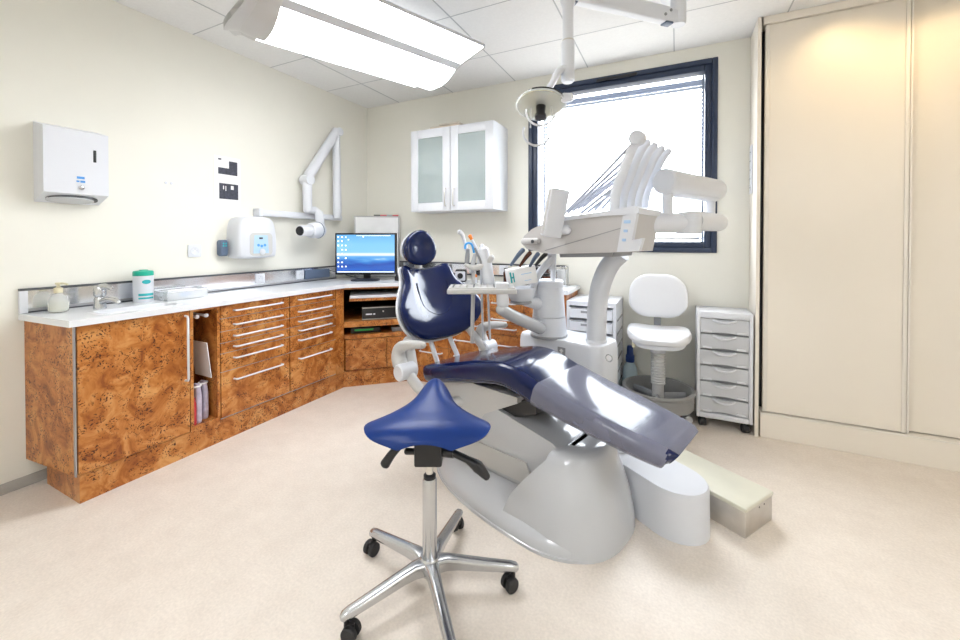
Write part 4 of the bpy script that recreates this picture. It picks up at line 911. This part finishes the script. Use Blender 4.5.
obj('mirror', B().lathe([(.02, -.036), (.056, -.031), (.095, -.012), (.112, .003)], HC, tuple(ha), 12, cap=False), 'yell', rf, w=True, label='yellowish mirror facets', sharp=5)
obj('glass_shield', B().lathe([(.0, .016), (.118, .012), (.118, .014), (.0, .018)], HC, tuple(ha), 40), 'clear', rf, w=True)
bbp = HC+ha*.03
obj('bulb_holder', B().lathe([(.0, -.045), (.02, -.045), (.026, -.03), (.022, .03), (.028, .034), (.028, .05), (0, .052)], bbp, tuple(ha), 20), 'black', ol, w=True, label='black bulb holder')
hu_ = UP-ha*UP.dot(ha); hu_.normalize(); hs_ = ha.cross(hu_)
hs_ = hs_ if hs_.dot(RT) > 0 else -hs_
hx3 = (RT*.94-UP*.12).normalized()
for c, rad, k0 in ((HC+ha*.05+UP*.008, .072, PI), (HC+ha*.09-UP*.062-RT*.018, .066, PI*.92)):
    obj('handle_loop', B().torus(c, rad, .0055, tuple(-FW), k0, PI*1.95, 28, 8, tuple(hx3)), 'white', ol, w=True)
obj('handle_stem', B().tube([HC-hs_*.05+ha*.01, HC+ha*.10-hu_*.05-hs_*.056], .005, 8).tube([HC+hs_*.05+ha*.01, HC+ha*.10-hu_*.05+hs_*.056], .005, 8), 'clear', ol, w=True)
obj('side_knob', B().tube([HC+hs_*.115+hu_*.03, HC+hs_*.145+hu_*.03], [.024, .02], 14, rnd=True), 'white', ol, w=True)
obj('edge_slot', B().torus(HC-ha*.006, .116, .005, tuple(ha), -.6, .9, 16, 6, tuple((hs_*.6+hu_*.8).normalized())), 'black', ol, w=True)
# ------------------------------------------------------------------ white assistant chair
ac = thing('assistant_chair', 'white vinyl work chair with a grey foot ring under the window', 'chair', (-.108, 2.90, 0), math.radians(4))
def softblock(out, z0, z1, r, bulge=0):
    cx = sum(u for u, v in out)/len(out); cy = sum(v for u, v in out)/len(out)
    return [[(cx+(u-cx)*k, cy+(v-cy)*k, z) for u, v in out] for z, k in ((z0, .9), (z0+r*.3, .97), (z0+r, 1), (z1-r, 1), (z1-r*.3, .965), (z1-.2*r*.3, .90), (z1+bulge, .5))]
so = [(u, v) for u, v in rrect(.385, .36, .13, 8)]
sr_ = softblock(so, .562, .622, .024, .003)
obj('seat', B().loft([[(x, y, z-.028*max(0, (-y-.06))/.12*1.0-.018*max(0, 1-(x/.16)**2)*(z > .6)) for x, y, z in r] for r in sr_]), 'upw', ac)
obj('seat_pan', B().loft([[(u*.84, v*.84, z-.026*max(0, (-v-.06))/.12) for u, v in so] for z in (.535, .56)]), 'whitep', ac)
bo2 = [(u*(1+.10*max(0, -v)/.15), v) for u, v in rrect(.37, .30, .135, 9)]
obj('backrest', B().pad(bo2, (0, .165, .812), (1, 0, 0), (0, .10, 1), (0, -1, .10), .03, .028, 3, lambda u, v: .03*(u/.18)**2), 'upw', ac)
obj('back_bar', B().obox((0, .19, .62), (.045, .012, .18), None, .003).obox((0, .10, .52), (.045, .19, .012), None, .003), 'greyp', ac)
obj('column', B().lathe([(.048, .46), (.055, .53), (.06, .54)], seg=24), 'whitep', ac)
obj('lower_column', B().lathe([(.036, .07), (.036, .26)], seg=24), 'shellw', ac)
bl_ = [(.037, .25)]
for i in range(12): bl_ += [(.044, .252+.0175*i), (.046, .258+.0175*i), (.041, .266+.0175*i)]
obj('bellows', B().lathe(bl_+[(.04, .463)], seg=24), 'bellow', ac, label='ribbed grey sleeve')
fr = obj('foot_ring', B().lathe([(.19, .12), (.212, .125), (.215, .205), (.224, .215), (.224, .228), (.214, .233), (.200, .228), (.188, .20), (.182, .14), (.19, .12)], seg=48, cap=False), 'ring', ac)
for a in (0, 2.094, 4.189):
    d = V((math.cos(a+.4), math.sin(a+.4), 0)); obj('spoke', B().tube([d*.03+V((0, 0, .17)), d*.2+V((0, 0, .17))], .014, 10, sx=1.6), 'greyp', fr)
obj('tray_floor', B().lathe([(.0, .128), (.187, .128), (.187, .138), (0, .142)], seg=40), 'dgrey', fr)
obj('hub', B().lathe([(.0, .045), (.05, .045), (.05, .10), (.04, .125)], seg=24), 'greyp', ac)
for k in range(5):
    a = math.radians(14+72*k); d = V((math.cos(a), math.sin(a), 0)); n = V((-d.y, d.x, 0))
    lg = obj('base_leg', B().tube([d*.03+V((0, 0, .085)), d*.19+V((0, 0, .07))], [.022, .016], 10, rnd=True), 'greyp', ac)
    w_ = B()
    for s in (-1, 1): w_.lathe([(.006, s*.006), (.025, s*.006), (.026, s*.010), (.026, s*.02), (.02, s*.024)], d*.185+V((0, 0, .0262)), n, 18)
    obj('caster', w_, 'shell', lg)
obj('knob', B().tube([(-.15, -.05, .52), (-.15, -.07, .50)], .011, 10, rnd=True), 'cream', ac)
# spray bottle
t = thing('spray_bottle', 'white bottle with a dark blue cap on the floor left of the white chair', 'bottle', (-.303, 3.11, 0))
obj('body', B().lathe([(.045, 0), (.052, .006), (.052, .24), (.044, .28), (.024, .315), (.02, .32)], seg=28), 'bottleb', t)
obj('cap', B().lathe([(.028, .312), (.031, .32), (.031, .36), (.024, .366), (.022, .42), (.018, .43), (0, .432)], seg=24), 'dblue', t, label='dark blue cap')
obj('sticker', B().box(.012, .04, -.0535, -.05, .09, .11), mat('yellow_sticker', (.65, .60, .05), .5), t, label='small yellow sticker')
# ------------------------------------------------------------------ white drawer cabinets
x0, x1, y0, y1 = -.694, -.363, 2.80, 3.185
t = thing('drawer_chest', 'white drawer chest behind the curved column at the end of the counter', 'drawers', ((x0+x1)/2, 3.0, 0))
b = B().box(x0, x0+.02, y0, y1, 0, .775).box(x1-.02, x1, y0, y1, 0, .775).box(x0+.02, x1-.02, y0, y1, .745, .775).box(x0+.02, x1-.02, y1-.01, y1, 0, .745).box(x0+.02, x1-.02, y0+.02, y1, 0, .03)
obj('carcass', b, 'white', t, w=True)
sn = B()
for i in range(7): sn.box(x1-.001, x1+.0015, y0+.05, y1-.05, .10+.09*i, .115+.09*i)
obj('side_slot', sn, 'shell', t, w=True)
for i in range(8):
    zt_ = .742-.089*i; dr = obj('drawer', B().box(x0+.022, x1-.022, y0-.004, y0+.3, zt_-.083, zt_-.012, .002, 1), 'white', t, w=True)
    obj('label_slot', B().box(x0+.10, x0+.20, y0-.0065, y0-.0035, zt_-.045, zt_-.030).box(x0+.03, x1-.03, y0-.0055, y0-.0035, zt_-.018, zt_-.013), 'greyp', dr, w=True)
x0, x1, y0, y1 = .118, .422, 2.925, 3.18
t = thing('drawer_trolley', 'narrow grey white drawer trolley on casters by the wardrobe', 'drawers', ((x0+x1)/2, 3.05, 0))
b = B().box(x0, x0+.02, y0, y1, .068, .745, .003).box(x1-.02, x1, y0, y1, .068, .745, .003).box(x0+.02, x1-.02, y0, y1, .705, .745, .003).box(x0+.02, x1-.02, y0, y1, .068, .10, .003).box(x0+.02, x1-.02, y1-.01, y1, .09, .72)
obj('carcass', b, 'white', t, w=True)
obj('inner_back', B().box(x0+.02, x1-.02, y0+.035, y0+.04, .10, .705), 'greyp', t, w=True)
hgt = (.705-.10)/6
for i in range(6):
    z1_ = .705-hgt*i; z0_ = z1_-hgt
    f = []
    n = 16
    for j in range(n+1):
        u = x0+.0215+(x1-x0-.043)*j/n; s = (j/n-.5)*2; f.append((u, z0_+.006+(.008*(1-(s/.55)**2) if abs(s) < .55 else 0)))
    for j in range(n, -1, -1):
        u = x0+.0215+(x1-x0-.043)*j/n; s = (j/n-.5)*2; f.append((u, z1_-.004-(.005*(1-(s/.45)**2) if abs(s) < .45 else 0)))
    dr = obj('drawer', B().prism(f, y0+.006, y0+.03, .0015, lambda u, v, h: (u, h, v)), 'drawerf', t, w=True)
    xm_ = (x0+x1)/2
    obj('handle', B().tube([(xm_-.062, y0+.006, z1_-.008), (xm_-.035, y0-.012, z1_-.020), (xm_, y0-.018, z1_-.024), (xm_+.035, y0-.012, z1_-.020), (xm_+.062, y0+.006, z1_-.008)], .006, 8, sm=3, sx=1.3), 'whitep', dr, w=True)
    for xa in (x0+.035, x1-.085): obj('corner_pad', B().box(xa, xa+.05, y0, y0+.008, z0_+.008, z0_+.024, .003), 'white', dr, w=True)
for x in (x0+.035, x1-.035):
    for y in (y0+.04, y1-.035):
        w_ = B().lathe([(.006, -.018), (.025, -.018), (.027, -.014), (.027, .014), (.025, .018), (.006, .018)], (x, y, .0272), (1, .25, 0), 18).tube([(x, y, .045), (x, y, .07)], .012, 10)
        obj('caster', w_, 'rubber', t, w=True)
# ------------------------------------------------------------------ wardrobe
wd = thing('wardrobe', 'tall cream built-in wardrobe with sliding doors on the right', 'wardrobe', (1.2, 3.05, 0))
wy = 2.945
obj('side_panel', B().box(.432, .452, wy-.012, YB-.001, 0, ZC-.001, .001, 1), 'ward', wd, w=True)
obj('plinth', B().box(.462, 2.495, wy-.004, YB-.001, 0, .142, .002, 1), 'ward', wd, w=True)
obj('track', B().box(.462, 2.495, wy-.006, wy+.09, .1425, .150, .001, 1), 'wardf', wd, w=True)
obj('top_rail', B().box(.462, 2.495, wy-.006, wy+.09, 2.50, ZC-.001, .002, 1), 'ward', wd, w=True)
obj('inside', B().box(.452, 2.495, wy+.10, YB-.002, .15, 2.50), 'dgrey', wd, w=True)
def sl_door(xa, xb, y, right=True):
    d = obj('door', B().box(xa, xb, y, y+.02, .157, 2.497, .001, 1), 'ward', wd, w=True)
    if right: obj('edge_profile', B().box(xb-.030, xb-.012, y-.007, y, .157, 2.497, .003).box(xb-.010, xb, y-.009, y, .157, 2.497, .003), 'wardf', d, w=True, label='pale grip profile')
    obj('edge_profile', B().box(xa, xa+.022, y-.006, y, .157, 2.497, .003), 'wardf', d, w=True)
sl_door(.474, 1.128, wy+.012)
sl_door(1.10, 1.80, wy+.05); sl_door(1.79, 2.49, wy+.012)
t = thing('switch_panel', 'tall white strip of switches on the wardrobe side panel', 'switch', (.43, 3.11, 1.50))
obj('plate', B().box(.424, .4315, 3.07, 3.15, 1.50, 1.81, .003), 'white', t, w=True)
for i in range(5): obj('switch', B().box(.4225, .4245, 3.085, 3.135, 1.52+.057*i, 1.56+.057*i, .001, 1), 'whitep', t, w=True)
for i in range(5): obj('indicator', B().box(.4217, .4226, 3.10, 3.12, 1.535+.057*i, 1.542+.057*i), 'slate', t, w=True)
# ------------------------------------------------------------------ daylight
W = bpy.data.worlds.new('world'); bpy.context.scene.world = W; W.use_nodes = True
bg = W.node_tree.nodes['Background']; bg.inputs[0].default_value = (.88, .94, 1, 1); bg.inputs[1].default_value = 7.0
wn = W.node_tree.nodes; wl = W.node_tree.links.new
tc = wn.new('ShaderNodeTexCoord'); sx = wn.new('ShaderNodeSeparateXYZ'); wr = wn.new('ShaderNodeValToRGB'); ad = wn.new('ShaderNodeMath'); ad.operation = 'MULTIPLY_ADD'; ad.inputs[1].default_value = .5; ad.inputs[2].default_value = .5
wl(tc.outputs['Generated'], sx.inputs[0]); wl(sx.outputs['Z'], ad.inputs[0]); wl(ad.outputs[0], wr.inputs[0]); wl(wr.outputs[0], bg.inputs[0])
we = wr.color_ramp.elements; we[0].position = .45; we[0].color = (.20, .20, .19, 1); we[1].position = .5; we[1].color = (.88, .94, 1, 1)
l = bpy.data.lights.new('window_portal', 'AREA'); l.shape = 'RECTANGLE'; l.size = 1.36; l.size_y = 1.34; l.cycles.is_portal = True
lo = bpy.data.objects.new('window_portal', l); C.objects.link(lo); lo.location = (-.433, YB+.14, 1.78); lo.rotation_euler = (-PI/2, 0, 0)
s = bpy.context.scene
s.view_settings.view_transform = 'Standard'; s.view_settings.look = 'None'; s.view_settings.gamma = 1; s.view_settings.exposure = 1.2
s.view_settings.use_curve_mapping = False
